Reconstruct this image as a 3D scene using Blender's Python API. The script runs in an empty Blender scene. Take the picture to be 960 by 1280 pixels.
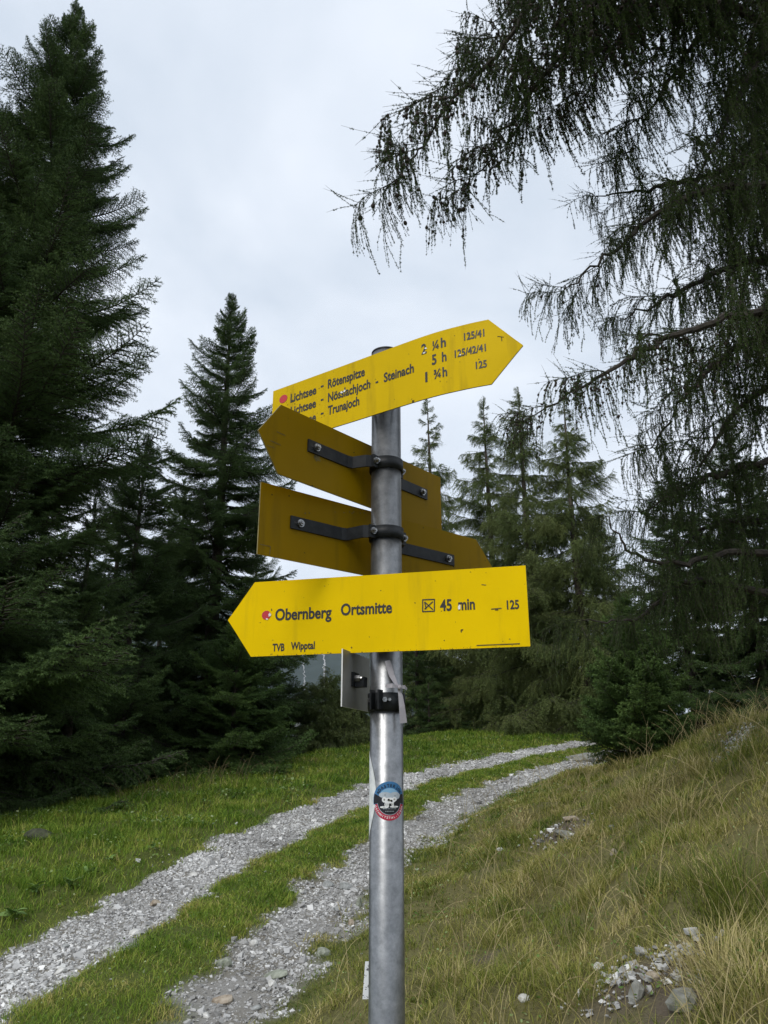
import bpy, bmesh, math, random
import numpy as np
from mathutils import Vector, Matrix

R = math.radians
scene = bpy.context.scene
col = scene.collection

# ------------------------------------------------------------------ camera
PITCH = R(18.3)
CP, SP = math.cos(PITCH), math.sin(PITCH)
cam_d = bpy.data.cameras.new('camera')
cam_d.sensor_fit = 'VERTICAL'; cam_d.sensor_height = 24.0; cam_d.lens = 18.0
cam_d.clip_start = 0.05; cam_d.clip_end = 20000
cam = bpy.data.objects.new('camera', cam_d); col.objects.link(cam)
cam.location = (0, 0, 0); cam.rotation_euler = (R(90) + PITCH, 0, 0)
scene.camera = cam

# ------------------------------------------------------------------ world: overcast sky
SUN_ELEV, SUN_AZ = R(48), R(212)          # azimuth clockwise from +Y: behind the camera, to its left
world = bpy.data.worlds.new('World'); scene.world = world; world.use_nodes = True
nt = world.node_tree; nt.nodes.clear()
def wn(t, **kw):
    n = nt.nodes.new(t)
    for k, v in kw.items(): setattr(n, k, v)
    return n
out = wn('ShaderNodeOutputWorld'); bg = wn('ShaderNodeBackground'); bg.inputs['Strength'].default_value = 0.1
sky = wn('ShaderNodeTexSky', sky_type='NISHITA'); sky.sun_disc = False
sky.sun_elevation = SUN_ELEV; sky.sun_rotation = SUN_AZ
tc = wn('ShaderNodeTexCoord'); sep = wn('ShaderNodeSeparateXYZ')
nt.links.new(tc.outputs['Generated'], sep.inputs[0])
mx = wn('ShaderNodeMath', operation='MAXIMUM'); mx.inputs[1].default_value = 0.0
ad = wn('ShaderNodeMath', operation='ADD'); ad.inputs[1].default_value = 0.35
nt.links.new(sep.outputs['Z'], mx.inputs[0]); nt.links.new(mx.outputs[0], ad.inputs[0])
cmb = wn('ShaderNodeCombineXYZ')
for ax in ('X', 'Y'):
    dv = wn('ShaderNodeMath', operation='DIVIDE')
    nt.links.new(sep.outputs[ax], dv.inputs[0]); nt.links.new(ad.outputs[0], dv.inputs[1])
    nt.links.new(dv.outputs[0], cmb.inputs[ax])
nz = wn('ShaderNodeTexNoise'); nz.inputs['Scale'].default_value = 2.6; nz.inputs['Detail'].default_value = 6
nz.inputs['Roughness'].default_value = 0.5; nz.inputs['Distortion'].default_value = 0.25
nt.links.new(cmb.outputs[0], nz.inputs['Vector'])
ramp = wn('ShaderNodeValToRGB')
ramp.color_ramp.elements[0].position = 0.36; ramp.color_ramp.elements[0].color = (0.51, 0.572, 0.655, 1)
ramp.color_ramp.elements[1].position = 0.64; ramp.color_ramp.elements[1].color = (0.690, 0.735, 0.805, 1)
nt.links.new(nz.outputs['Fac'], ramp.inputs[0])
sc10 = wn('ShaderNodeVectorMath', operation='SCALE'); sc10.inputs['Scale'].default_value = 10.6
nt.links.new(ramp.outputs[0], sc10.inputs[0])
mixw = wn('ShaderNodeMix', data_type='RGBA'); mixw.inputs['Factor'].default_value = 0.94
nt.links.new(sky.outputs[0], mixw.inputs[6]); nt.links.new(sc10.outputs[0], mixw.inputs[7])
nt.links.new(mixw.outputs[2], bg.inputs['Color']); nt.links.new(bg.outputs[0], out.inputs['Surface'])

# ------------------------------------------------------------------ veiled sun
sun_d = bpy.data.lights.new('sun', 'SUN'); sun_d.energy = 1.5; sun_d.angle = R(28); sun_d.color = (1, 0.965, 0.91)
sun = bpy.data.objects.new('sun', sun_d); col.objects.link(sun)
sdir = Vector((math.sin(SUN_AZ) * math.cos(SUN_ELEV), math.cos(SUN_AZ) * math.cos(SUN_ELEV), math.sin(SUN_ELEV)))
sun.rotation_euler = sdir.to_track_quat('Z', 'Y').to_euler()
scene.view_settings.view_transform = 'Standard'; scene.view_settings.look = 'None'
scene.view_settings.exposure = 0.38; scene.view_settings.gamma = 1.0
scene.view_settings.use_curve_mapping = False
try:
    scene.cycles.max_bounces = 5; scene.cycles.diffuse_bounces = 3; scene.cycles.volume_bounces = 1
    scene.cycles.use_denoising = True
except Exception: pass

# ------------------------------------------------------------------ helpers
def ray(px, py):
    u = (px - 480) / 960.0; v = (640 - py) / 960.0
    return np.array([u, CP - v * SP, SP + v * CP])
def P(px, py, Y):
    d = ray(px, py); return Vector(d * (Y / d[1]))
def project(p):
    dep = p[1] * CP + p[2] * SP; up = p[2] * CP - p[1] * SP
    return 480 + 960 * p[0] / dep, 640 - 960 * up / dep

def mesh_tris(name, V, T, mats, midx=None, attrs=None, smooth=False):
    V = np.ascontiguousarray(V, dtype=np.float32); T = np.ascontiguousarray(T, dtype=np.int32)
    me = bpy.data.meshes.new(name)
    me.vertices.add(len(V)); me.vertices.foreach_set('co', V.ravel())
    me.loops.add(T.size); me.loops.foreach_set('vertex_index', T.ravel())
    me.polygons.add(len(T)); me.polygons.foreach_set('loop_start', np.arange(0, T.size, 3, dtype=np.int32))
    if not isinstance(mats, (list, tuple)): mats = [mats]
    for m in mats: me.materials.append(m)
    if midx is not None: me.polygons.foreach_set('material_index', np.ascontiguousarray(midx, dtype=np.int32))
    if attrs:
        for k, a in attrs.items():
            at = me.attributes.new(k, 'FLOAT', 'POINT'); at.data.foreach_set('value', np.ascontiguousarray(a, dtype=np.float32))
    me.polygons.foreach_set('use_smooth', np.full(len(T), bool(smooth)))
    me.update(calc_edges=True)
    return me
def link(name, data, parent=None, loc=None, rot=None, scl=None):
    o = bpy.data.objects.new(name, data); col.objects.link(o)
    if parent is not None: o.parent = parent
    if loc is not None: o.location = loc
    if rot is not None: o.rotation_euler = rot
    if scl is not None: o.scale = scl
    return o
def tag(o, label=None, cat=None, group=None, kind=None):
    if label: o['label'] = label
    if cat: o['category'] = cat
    if group: o['group'] = group
    if kind: o['kind'] = kind
    return o
def thing(name, loc, label, cat, group=None, rz=0):
    o = link(name, None, loc=loc, rot=(0, 0, rz)); o.empty_display_size = 0.1
    return tag(o, label, cat, group)

class Geo:
    def __init__(s): s.V = []; s.T = []; s.M = []; s.n = 0
    def add(s, V, T, m=0):
        V = np.asarray(V, float).reshape(-1, 3); T = np.asarray(T, int).reshape(-1, 3)
        if len(T) == 0: return
        s.V.append(V); s.T.append(T + s.n); s.M.append(np.full(len(T), m)); s.n += len(V)
    def quad_faces(s, V, F, m=0):
        T = []
        for f in F:
            for k in range(1, len(f) - 1): T.append((f[0], f[k], f[k + 1]))
        s.add(V, T, m)
    def tube(s, pts, rad, sides=5, m=0, cap=False):
        pts = np.asarray(pts, float); n = len(pts)
        rad = np.broadcast_to(np.asarray(rad, float), (n,))
        tg = np.gradient(pts, axis=0); tg /= np.linalg.norm(tg, axis=1)[:, None] + 1e-9
        ref = np.where(np.abs(tg[:, 2:3]) > 0.9, np.array([[1., 0, 0]]), np.array([[0., 0, 1]]))
        a = np.cross(tg, ref); a /= np.linalg.norm(a, axis=1)[:, None] + 1e-9
        b = np.cross(tg, a)
        an = np.arange(sides) * 2 * math.pi / sides
        V = pts[:, None, :] + rad[:, None, None] * (np.cos(an)[None, :, None] * a[:, None, :] + np.sin(an)[None, :, None] * b[:, None, :])
        i = np.arange(n - 1)[:, None] * sides; j = np.arange(sides)[None, :]; k = (j + 1) % sides
        q = np.stack([i + j, i + k, i + sides + k, i + sides + j], -1).reshape(-1, 4)
        T = np.concatenate([q[:, [0, 1, 2]], q[:, [0, 2, 3]]])
        if cap:
            e = np.array([[0, x, x + 1] for x in range(1, sides - 1)]); T = np.concatenate([T, e, e + (n - 1) * sides])
        s.add(V.reshape(-1, 3), T, m)
    def box(s, c, size, rot=None, m=0):
        c = np.asarray(c, float); h = np.asarray(size, float) / 2
        V = np.array([[x, y, z] for x in (-1, 1) for y in (-1, 1) for z in (-1, 1)]) * h
        if rot is not None: V = V @ np.array(rot.to_3x3()).T
        s.quad_faces(V + c, [(0, 1, 3, 2), (4, 6, 7, 5), (0, 4, 5, 1), (2, 3, 7, 6), (0, 2, 6, 4), (1, 5, 7, 3)], m)
    def mesh(s, name, mats, smooth=False):
        return mesh_tris(name, np.concatenate(s.V), np.concatenate(s.T), mats, np.concatenate(s.M), None, smooth)

def needles(g, P0, P1, dens, ln, wd, rng, fwd=0.8, m=1):
    P0 = np.asarray(P0, float); P1 = np.asarray(P1, float)
    if len(P0) == 0: return
    L = np.linalg.norm(P1 - P0, axis=1); cnt = rng.poisson(np.maximum(L * dens, 0.3))
    idx = np.repeat(np.arange(len(P0)), cnt); n = len(idx)
    t = rng.random(n)[:, None]
    base = P0[idx] * (1 - t) + P1[idx] * t
    ax = (P1 - P0)[idx] / (L[idx][:, None] + 1e-9)
    u = rng.normal(size=(n, 3)); u -= (u * ax).sum(1)[:, None] * ax; u /= np.linalg.norm(u, axis=1)[:, None] + 1e-9
    d = ax * fwd + u; d /= np.linalg.norm(d, axis=1)[:, None]
    sd = np.cross(d, rng.normal(size=(n, 3))); sd /= np.linalg.norm(sd, axis=1)[:, None] + 1e-9
    l = (ln * rng.uniform(0.7, 1.2, n))[:, None]; w = wd * rng.uniform(0.7, 1.3, n)[:, None] / 2
    V = np.stack([base - sd * w, base + sd * w, base + d * l], 1).reshape(-1, 3)
    g.add(V, np.arange(n * 3).reshape(-1, 3), m)

def vnoise(x, y, wl, seed):
    r = np.random.default_rng(seed); z = 0
    for k in range(7):
        a = r.uniform(0, 2 * math.pi); f = 2 * math.pi / (wl * r.uniform(0.6, 1.7)); ph = r.uniform(0, 6.28)
        z = z + np.sin((x * math.cos(a) + y * math.sin(a)) * f + ph)
    return z / 3.0
def sstep(a, b, x):
    t = np.clip((x - a) / (b - a), 0, 1); return t * t * (3 - 2 * t)

# ------------------------------------------------------------------ materials
def new_mat(name):
    m = bpy.data.materials.new(name); m.use_nodes = True
    n = m.node_tree; b = n.nodes['Principled BSDF']
    return m, n, b
def nd(n, t, **kw):
    x = n.nodes.new(t)
    for k, v in kw.items(): setattr(x, k, v)
    return x
def mixcol(n, fac, a, b, blend='MIX'):
    x = nd(n, 'ShaderNodeMix', data_type='RGBA', blend_type=blend)
    for i, val in ((0, fac), (6, a), (7, b)):
        if hasattr(val, 'is_linked') or hasattr(val, 'links'): n.links.new(val, x.inputs[i])
        elif i == 0: x.inputs[0].default_value = val
        else: x.inputs[i].default_value = (*val, 1)
    return x.outputs[2]
def noise(n, scale, detail=4, rough=0.55, coord='Object', w=None):
    t = nd(n, 'ShaderNodeTexCoord'); z = nd(n, 'ShaderNodeTexNoise')
    z.inputs['Scale'].default_value = scale; z.inputs['Detail'].default_value = detail; z.inputs['Roughness'].default_value = rough
    n.links.new(t.outputs[coord], z.inputs['Vector']); return z.outputs['Fac']
def ramp2(n, src, p0, p1, c0=(0, 0, 0), c1=(1, 1, 1)):
    r = nd(n, 'ShaderNodeValToRGB'); e = r.color_ramp.elements
    e[0].position = p0; e[1].position = p1; e[0].color = (*c0, 1); e[1].color = (*c1, 1)
    n.links.new(src, r.inputs[0]); return r.outputs[0]
def bump(n, b, src, strength, dist=0.01):
    x = nd(n, 'ShaderNodeBump'); x.inputs['Strength'].default_value = strength; x.inputs['Distance'].default_value = dist
    n.links.new(src, x.inputs['Height']); n.links.new(x.outputs[0], b.inputs['Normal'])
def foliage_mat(name, c0, c1, rough=0.65, rand=True):
    m, n, b = new_mat(name)
    oi = nd(n, 'ShaderNodeObjectInfo'); nf = noise(n, 3.0, 3)
    a = nd(n, 'ShaderNodeMath', operation='MULTIPLY_ADD'); a.inputs[1].default_value = 0.6; 
    n.links.new(oi.outputs['Random'], a.inputs[0]); n.links.new(nf, a.inputs[2])
    s = nd(n, 'ShaderNodeMath', operation='SUBTRACT', use_clamp=True); s.inputs[1].default_value = 0.3
    n.links.new(a.outputs[0], s.inputs[0])
    n.links.new(mixcol(n, s.outputs[0], c0, c1), b.inputs['Base Color'])
    b.inputs['Roughness'].default_value = rough; b.inputs['Specular IOR Level'].default_value = 0.12
    return m
def tint_mat(name, stops, rough=0.7, spec=0.25, transl=0.0):
    m, n, b = new_mat(name)
    at = nd(n, 'ShaderNodeAttribute', attribute_name='tint')
    r = nd(n, 'ShaderNodeValToRGB'); el = r.color_ramp.elements
    while len(el) < len(stops): el.new(0.5)
    for e, (p, c) in zip(el, stops): e.position = p; e.color = (*c, 1)
    n.links.new(at.outputs['Fac'], r.inputs[0]); n.links.new(r.outputs[0], b.inputs['Base Color'])
    b.inputs['Roughness'].default_value = rough; b.inputs['Specular IOR Level'].default_value = spec
    if transl:
        tr = nd(n, 'ShaderNodeBsdfTranslucent'); ms = nd(n, 'ShaderNodeMixShader'); ms.inputs[0].default_value = transl
        n.links.new(r.outputs[0], tr.inputs['Color']); n.links.new(b.outputs[0], ms.inputs[1]); n.links.new(tr.outputs[0], ms.inputs[2])
        n.links.new(ms.outputs[0], n.nodes['Material Output'].inputs['Surface'])
    return m
def plain_mat(name, c0, c1, scale=20, rough=0.6, metal=0.0, spec=0.4, bmp=0.0):
    m, n, b = new_mat(name)
    f = noise(n, scale, 5); n.links.new(mixcol(n, ramp2(n, f, 0.35, 0.68), c0, c1), b.inputs['Base Color'])
    b.inputs['Roughness'].default_value = rough; b.inputs['Metallic'].default_value = metal; b.inputs['Specular IOR Level'].default_value = spec
    if bmp: bump(n, b, f, bmp)
    return m

M_SPRUCE = foliage_mat('spruce_needles', (0.045, 0.080, 0.026), (0.105, 0.165, 0.050))
M_YSPRUCE = foliage_mat('young_spruce_needles', (0.055, 0.100, 0.030), (0.110, 0.175, 0.045))
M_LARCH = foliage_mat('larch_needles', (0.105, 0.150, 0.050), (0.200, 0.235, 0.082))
M_LARCHN = foliage_mat('near_larch_needles_backlit', (0.036, 0.064, 0.018), (0.078, 0.118, 0.032))  # larch needles darkened: the backlit look is put into the colour
M_BARK = plain_mat('bark', (0.045, 0.036, 0.028), (0.11, 0.09, 0.07), 14, 0.9, bmp=0.6)
M_TWIG = plain_mat('twig_bark', (0.024, 0.020, 0.015), (0.055, 0.046, 0.035), 30, 0.9)
M_CONE = plain_mat('larch_cone', (0.020, 0.014, 0.010), (0.050, 0.034, 0.024), 90, 0.8, bmp=0.5)

# ------------------------------------------------------------------ terrain
RC = np.array([(-4.2, -6), (-3.55, -2.5), (-2.9, 0.5), (-2.2, 3.2), (-1.63, 5.57), (-0.95, 8.27), (-0.05, 10.7), (0.96, 12.8), (1.92, 14.2),
               (3.45, 16.25), (5.55, 18.4), (8.6, 20.3), (13, 22.2), (22, 25), (60, 34)], float)
def catmull(p, k):
    p = np.vstack([2 * p[0] - p[1], p, 2 * p[-1] - p[-2]]); o = []
    for i in range(1, len(p) - 2):
        t = np.linspace(0, 1, k, endpoint=False)[:, None]
        a, b, c, d = p[i - 1], p[i], p[i + 1], p[i + 2]
        o.append(0.5 * (2 * b + (c - a) * t + (2 * a - 5 * b + 4 * c - d) * t ** 2 + (3 * b - a - 3 * c + d) * t ** 3))
    o.append(p[-2][None]); return np.vstack(o)
RL = catmull(RC, 14); RT = np.gradient(RL, axis=0); RT /= np.linalg.norm(RT, axis=1)[:, None]
def road_d(x, y):
    x = np.atleast_1d(np.asarray(x, float)).ravel(); y = np.atleast_1d(np.asarray(y, float)).ravel()
    o = np.empty(len(x))
    for s in range(0, len(x), 20000):
        dx = x[s:s + 20000, None] - RL[None, :, 0]; dy = y[s:s + 20000, None] - RL[None, :, 1]
        q = dx * dx + dy * dy; i = q.argmin(1); r = np.arange(len(i))
        sg = np.sign(dx[r, i] * RT[i, 1] - dy[r, i] * RT[i, 0])
        o[s:s + 20000] = np.sqrt(q[r, i]) * np.where(sg == 0, 1, sg)
    return o
EDY = np.array([-30, 0, 5, 8, 10.9, 13.2, 16.2, 19.2, 25, 40, 80, 400]); EDX = np.array([-9, -6.2, -5.2, -4.6, -4.1, -3.3, -1.3, 0.5, 2.6, 4.5, 6, 30])
def height(x, y, d=None):
    x = np.atleast_1d(np.asarray(x, float)); y = np.atleast_1d(np.asarray(y, float)); shp = x.shape
    x = x.ravel(); y = y.ravel()
    if d is None: d = road_d(x, y)
    yf = np.where(y < 20, y, 20 + 45 * (1 - np.exp(-(y - 20) / 45 * 0.5)))
    yf = np.maximum(yf, -20)
    z = -2.0 + 0.135 * yf
    near = sstep(60, 25, np.hypot(x, y))
    d2 = np.clip(d - 1.12, 0, 9)
    bank = 0.22 * d2 + 0.058 * d2 ** 2
    zb = z + bank
    cap = np.minimum(0.19 + 0.15 * (d - 3.1), 0.41) + 0.04 * vnoise(x, y, 3.0, 5)
    bc = np.maximum(cap - z, 0.03 * d2); k = 0.25
    h = np.clip(0.5 + 0.5 * (bc - bank) / k, 0, 1)
    bk = bc * (1 - h) + bank * h - k * h * (1 - h)
    z = z + np.where(d2 > 0, np.maximum(bk, 0.02 * d2), 0)
    e = EDX_at(y) - x
    drop = 0.30 * (np.sqrt(np.maximum(e + 0.3, 0) ** 2 + 1.0) - 1.0)
    z = z - 90 * (1 - np.exp(-drop / 90))
    off = 1 - sstep(1.5, 1.15, np.abs(d))
    z = z + near * off * (0.035 * vnoise(x, y, 1.3, 1) + 0.02 * vnoise(x, y, 0.6, 2) + 0.06 * sstep(1.0, 2.5, d) * vnoise(x, y, 0.9, 9))
    rd = 1 - off
    z = z + near * rd * (0.035 * np.cos(np.clip(d - 0.12, -0.8, 0.8) * math.pi / 0.75) + 0.010 * vnoise(x, y, 0.7, 3))
    return z.reshape(shp)
def EDX_at(y): return np.interp(y, EDY, EDX)
def H(x, y): return float(height(x, y)[0])
def ground_hit(px, py, y0=1.6, y1=40):
    d = ray(px, py); ys = np.linspace(y0, y1, 3000); t = ys / d[1]
    hh = height(d[0] * t, ys); i = np.argmax(d[2] * t < hh)
    return Vector((d[0] * t[i], ys[i], hh[i]))
def track_mask(x, y, d):
    w = 0.10 * vnoise(x, y, 0.8, 21) + 0.05 * vnoise(x, y, 0.25, 22)
    lt = sstep(-1.22, -1.10, d + w - 0.13 * sstep(9.5, 7.0, y)) * sstep(-0.22, -0.36, d + 0.8 * w)
    rt = sstep(0.42, 0.56, d + w) * sstep(1.24, 1.08, d - w * 1.2)
    return np.maximum(lt, rt)

BARE = [(ground_hit(px, py), rx, ry) for px, py, rx, ry in ((800, 1228, 0.26, 0.20), (852, 1194, 0.14, 0.14), (842, 1258, 0.16, 0.12), (706, 1036, 0.26, 0.30), (930, 924, 0.24, 0.22), (750, 955, 0.3, 0.35), (610, 1195, 0.10, 0.10))]
def bare(x, y):
    o = np.zeros(np.shape(x)); w = 0.25 * vnoise(x, y, 0.22, 91)
    for p, rx, ry in BARE: o = np.maximum(o, sstep(1.25, 0.7, np.hypot((x - p.x) / rx, (y - p.y) / ry) + w))
    return o
def axis_coords(lo, hi, step, far_lo, far_hi, n):
    core = np.arange(lo, hi + 1e-6, step)
    a = lo - np.geomspace(step * 1.4, lo - far_lo, n)[::-1]; b = hi + np.geomspace(step * 1.4, far_hi - hi, n)
    return np.concatenate([a, core, b])
gx = axis_coords(-7.5, 8.5, 0.11, -6000, 6000, 34); gy = axis_coords(1.0, 22.0, 0.11, -3000, 9000, 34)
GX, GY = np.meshgrid(gx, gy); fx, fy = GX.ravel(), GY.ravel(); fd = road_d(fx, fy)
fz = height(fx, fy, fd)
nx_, ny_ = len(gx), len(gy)
ii = (np.arange(ny_ - 1)[:, None] * nx_ + np.arange(nx_ - 1)[None, :]).ravel()
GT = np.concatenate([np.stack([ii, ii + 1, ii + nx_ + 1], 1), np.stack([ii, ii + nx_ + 1, ii + nx_], 1)])

def ground_mat():
    m, n, b = new_mat('ground')
    g = nd(n, 'ShaderNodeAttribute', attribute_name='gravel'); k = nd(n, 'ShaderNodeAttribute', attribute_name='bank')
    fine = noise(n, 60, 5, 0.65); med = noise(n, 4, 4)
    soil = mixcol(n, med, (0.040, 0.055, 0.014), (0.075, 0.085, 0.024))
    bank = mixcol(n, med, (0.075, 0.068, 0.030), (0.120, 0.105, 0.052))
    base = mixcol(n, ramp2(n, fine, 0.3, 0.7), mixcol(n, k.outputs['Fac'], soil, bank), mixcol(n, k.outputs['Fac'], (0.11, 0.13, 0.03), (0.17, 0.16, 0.06)))
    br_ = nd(n, 'ShaderNodeAttribute', attribute_name='bare')
    base = mixcol(n, br_.outputs['Fac'], base, mixcol(n, fine, (0.055, 0.044, 0.030), (0.17, 0.14, 0.105)))
    grit = mixcol(n, fine, (0.13, 0.124, 0.11), (0.40, 0.39, 0.375))
    grit = mixcol(n, ramp2(n, noise(n, 2.2, 4), 0.42, 0.66), grit, (0.17, 0.155, 0.125), 'MIX')
    n.links.new(mixcol(n, g.outputs['Fac'], base, grit), b.inputs['Base Color'])
    b.inputs['Roughness'].default_value = 0.95; b.inputs['Specular IOR Level'].default_value = 0.15
    bump(n, b, fine, 0.8, 0.015); return m
me = mesh_tris('ground', np.stack([fx, fy, fz], 1), GT, ground_mat(), None,
               {'gravel': track_mask(fx, fy, fd) * (np.hypot(fx, fy) < 60), 'bank': sstep(0.9, 1.7, fd) * (np.hypot(fx, fy) < 40), 'bare': bare(fx, fy)}, True)
tag(link('ground', me), kind='structure')

# distant mountain across the valley
def build_mountain():
    xs = np.linspace(-3800, 2600, 150); ys = np.linspace(1300, 4200, 70)
    X, Y = np.meshgrid(xs, ys); x, y = X.ravel(), Y.ravel()
    ridge = 560 - 520 * sstep(-250, 900, x) + 90 * vnoise(x, y * 0, 1500, 31) + 40 * vnoise(x, y * 0, 420, 32)
    t = np.clip((y - 1300) / 1500, 0, 1); back = np.clip((y - 2800) / 1400, 0, 1)
    z = -110 + (ridge + 110) * t ** 1.15 - (ridge + 260) * back
    z += (40 * vnoise(x, y * 0.25, 330, 33) + 16 * vnoise(x, y, 130, 34)) * sstep(0, 0.15, t)
    sc = np.zeros(len(x))
    i = (np.arange(len(ys) - 1)[:, None] * len(xs) + np.arange(len(xs) - 1)[None, :]).ravel()
    T = np.concatenate([np.stack([i, i + 1, i + len(xs) + 1], 1), np.stack([i, i + len(xs) + 1, i + len(xs)], 1)])
    m, n, b = new_mat('mountain_forest')
    n.links.new(mixcol(n, noise(n, 0.02, 6), (0.018, 0.028, 0.022), (0.036, 0.050, 0.040)), b.inputs['Base Color'])
    b.inputs['Roughness'].default_value = 0.95
    mo = tag(link('mountain', mesh_tris('mountain', np.stack([x, y, z], 1), T, m, None, None, True)), kind='structure')
    # pale scree gullies running down the slope
    def mz(a, b_):
        ix = int(np.argmin(abs(xs - a))); 
        from_grid = z.reshape(len(ys), len(xs))
        fx_ = np.clip((a - xs[0]) / (xs[1] - xs[0]), 0, len(xs) - 1.001); fy_ = np.clip((b_ - ys[0]) / (ys[1] - ys[0]), 0, len(ys) - 1.001)
        i0, j0 = int(fy_), int(fx_); u, v = fx_ - j0, fy_ - i0
        A, B, C, D = from_grid[i0, j0], from_grid[i0, j0 + 1], from_grid[i0 + 1, j0 + 1], from_grid[i0 + 1, j0]
        return (A + (B - A) * u + (C - B) * v) if u > v else (A + (D - A) * v + (C - D) * u)
    scm = plain_mat('scree', (0.20, 0.20, 0.20), (0.38, 0.38, 0.37), 0.05, 0.95)
    rng = np.random.default_rng(4)
    for (px0, wid) in ((402, 6.5), (377, 3.5)):
        pts = []
        for yy in np.arange(1500, 2560, 10):
            off = 9 * math.sin(yy / 160.0 + px0) + rng.normal() * 1.5
            xx = (px0 - 480) / 960 * yy * 0.985 + off
            w = wid * (0.45 + 0.9 * sstep(2300, 1650, np.array(float(yy)))) * rng.uniform(0.55, 1.3)
            pts.append(((xx - w, yy, mz(xx - w, yy) + 2.0), (xx + w, yy, mz(xx + w, yy) + 2.0)))
        V = np.array(pts).reshape(-1, 3); T = []
        for q in range(len(pts) - 1): T += [(2 * q, 2 * q + 1, 2 * q + 3), (2 * q, 2 * q + 3, 2 * q + 2)]
        link('scree_gully', mesh_tris('scree_gully', V, T, scm), mo)
build_mountain()

# ------------------------------------------------------------------ branch meshes
def bez_curve(p, d, l, n, droop, rng, jit=0.05):
    pts = [np.array(p, float)]; d = np.array(d, float); d /= np.linalg.norm(d)
    for i in range(n):
        d = d + np.array([0, 0, -droop / n]) + rng.normal(size=3) * jit / n ** 0.5
        d /= np.linalg.norm(d); pts.append(pts[-1] + d * l / n)
    return np.array(pts)
def spruce_branch(name, L, seed, dens=230, mat=None, nlen=0.026, nwid=0.0070, hang=0.45):
    rng = np.random.default_rng(seed); g = Geo()
    n = 14; t = np.linspace(0, 1, n + 1)
    main = np.stack([L * t * 0.97, 0.04 * L * np.sin(t * 3 + seed) * t, L * (-0.26 * t + 0.33 * t ** 2.6)], 1)
    g.tube(main, np.linspace(0.011 * L + 0.002, 0.0022, n + 1), 5, 0)
    S0 = list(main[3:-1]); S1 = list(main[4:])
    n2 = int(27 * L ** 0.75 + 10); side = 1
    for i in range(n2):
        tt = 0.10 + 0.88 * (i + rng.uniform(-0.3, 0.3)) / n2; tt = min(max(tt, 0.06), 0.985)
        base = np.array([np.interp(tt, t, main[:, k]) for k in range(3)])
        k = min(int(tt * n), n - 1); tg = main[k + 1] - main[k]; tg /= np.linalg.norm(tg)
        l = (0.40 * L * (1 - tt) ** 0.75 * min(1, (tt + 0.12) / 0.32) + 0.07) * rng.uniform(0.65, 1.2)
        a = R(rng.uniform(42, 66)); side = -side
        up = rng.uniform(-0.15, 0.25)
        d = tg * math.cos(a) + np.array([0, side, 0]) * math.sin(a) + np.array([0, 0, up])
        m2 = max(3, int(l / 0.09)); c = bez_curve(base, d, l, m2, hang * rng.uniform(0.4, 1.6), rng)
        g.tube(c, np.linspace(0.004 * L + 0.001, 0.0012, m2 + 1), 3, 0)
        S0 += list(c[:-1]); S1 += list(c[1:])
        n3 = int(l / 0.034); s3 = 1
        for j in range(n3):
            u = (j + 0.8) / (n3 + 0.8); q = u * m2; qi = min(int(q), m2 - 1); b3 = c[qi] + (c[qi + 1] - c[qi]) * (q - qi)
            tg2 = c[qi + 1] - c[qi]; tg2 /= np.linalg.norm(tg2); s3 = -s3
            lat = np.cross(tg2, [0, 0, 1.0]); lat /= np.linalg.norm(lat) + 1e-9
            l3 = (0.34 * l * (1 - u) + 0.035) * rng.uniform(0.6, 1.25); l3 = min(l3, 0.2)
            d3 = tg2 * 0.75 + lat * s3 * 0.7 + np.array([0, 0, rng.uniform(-0.25, 0.18)])
            c3 = bez_curve(b3, d3, l3, 2, hang * 0.5, rng, 0.08)
            S0 += list(c3[:-1]); S1 += list(c3[1:])
    needles(g, S0, S1, dens, nlen, nwid, rng, 0.75, 1)
    return g.mesh(name, [M_TWIG, mat])
def larch_branch(name, L, seed, dens=150, mat=None):
    rng = np.random.default_rng(seed); g = Geo()
    n = 12; t = np.linspace(0, 1, n + 1)
    main = np.stack([L * t * 0.95, 0.05 * L * np.sin(t * 4 + seed), L * (0.08 * t - 0.42 * t ** 2 + 0.30 * t ** 3.2)], 1)
    g.tube(main, np.linspace(0.010 * L + 0.003, 0.002, n + 1), 5, 0)
    S0 = list(main[4:-1]); S1 = list(main[5:]); n2 = int(50 * L ** 0.7)
    for i in range(n2):
        tt = 0.10 + 0.88 * rng.random()
        base = np.array([np.interp(tt, t, main[:, k]) for k in range(3)])
        k = min(int(tt * n), n - 1); tg = main[k + 1] - main[k]; tg /= np.linalg.norm(tg)
        l = (0.20 + 0.34 * (1 - tt)) * rng.uniform(0.6, 1.5) * L ** 0.5
        a = R(rng.uniform(20, 75)); s = rng.choice([-1, 1])
        d = tg * math.cos(a) + np.array([0, s, 0]) * math.sin(a) + np.array([0, 0, rng.uniform(-0.5, 0.25)])
        m2 = max(4, int(l / 0.08)); c = bez_curve(base, d, l, m2, rng.uniform(0.5, 2.2), rng, 0.12)
        g.tube(c, np.linspace(0.0045, 0.0014, m2 + 1), 3, 0); S0 += list(c[:-1]); S1 += list(c[1:])
        for j in range(int(l / 0.07)):
            qi = rng.integers(1, m2); tg2 = c[qi] - c[qi - 1]
            d3 = tg2 / np.linalg.norm(tg2) * 0.6 + rng.normal(size=3) * 0.45
            c3 = bez_curve(c[qi], d3, l * rng.uniform(0.15, 0.45), 3, 1.4, rng, 0.1); S0 += list(c3[:-1]); S1 += list(c3[1:])
    needles(g, S0, S1, dens, 0.032, 0.0062, rng, 0.45, 1)
    return g.mesh(name, [M_TWIG, mat])

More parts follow.
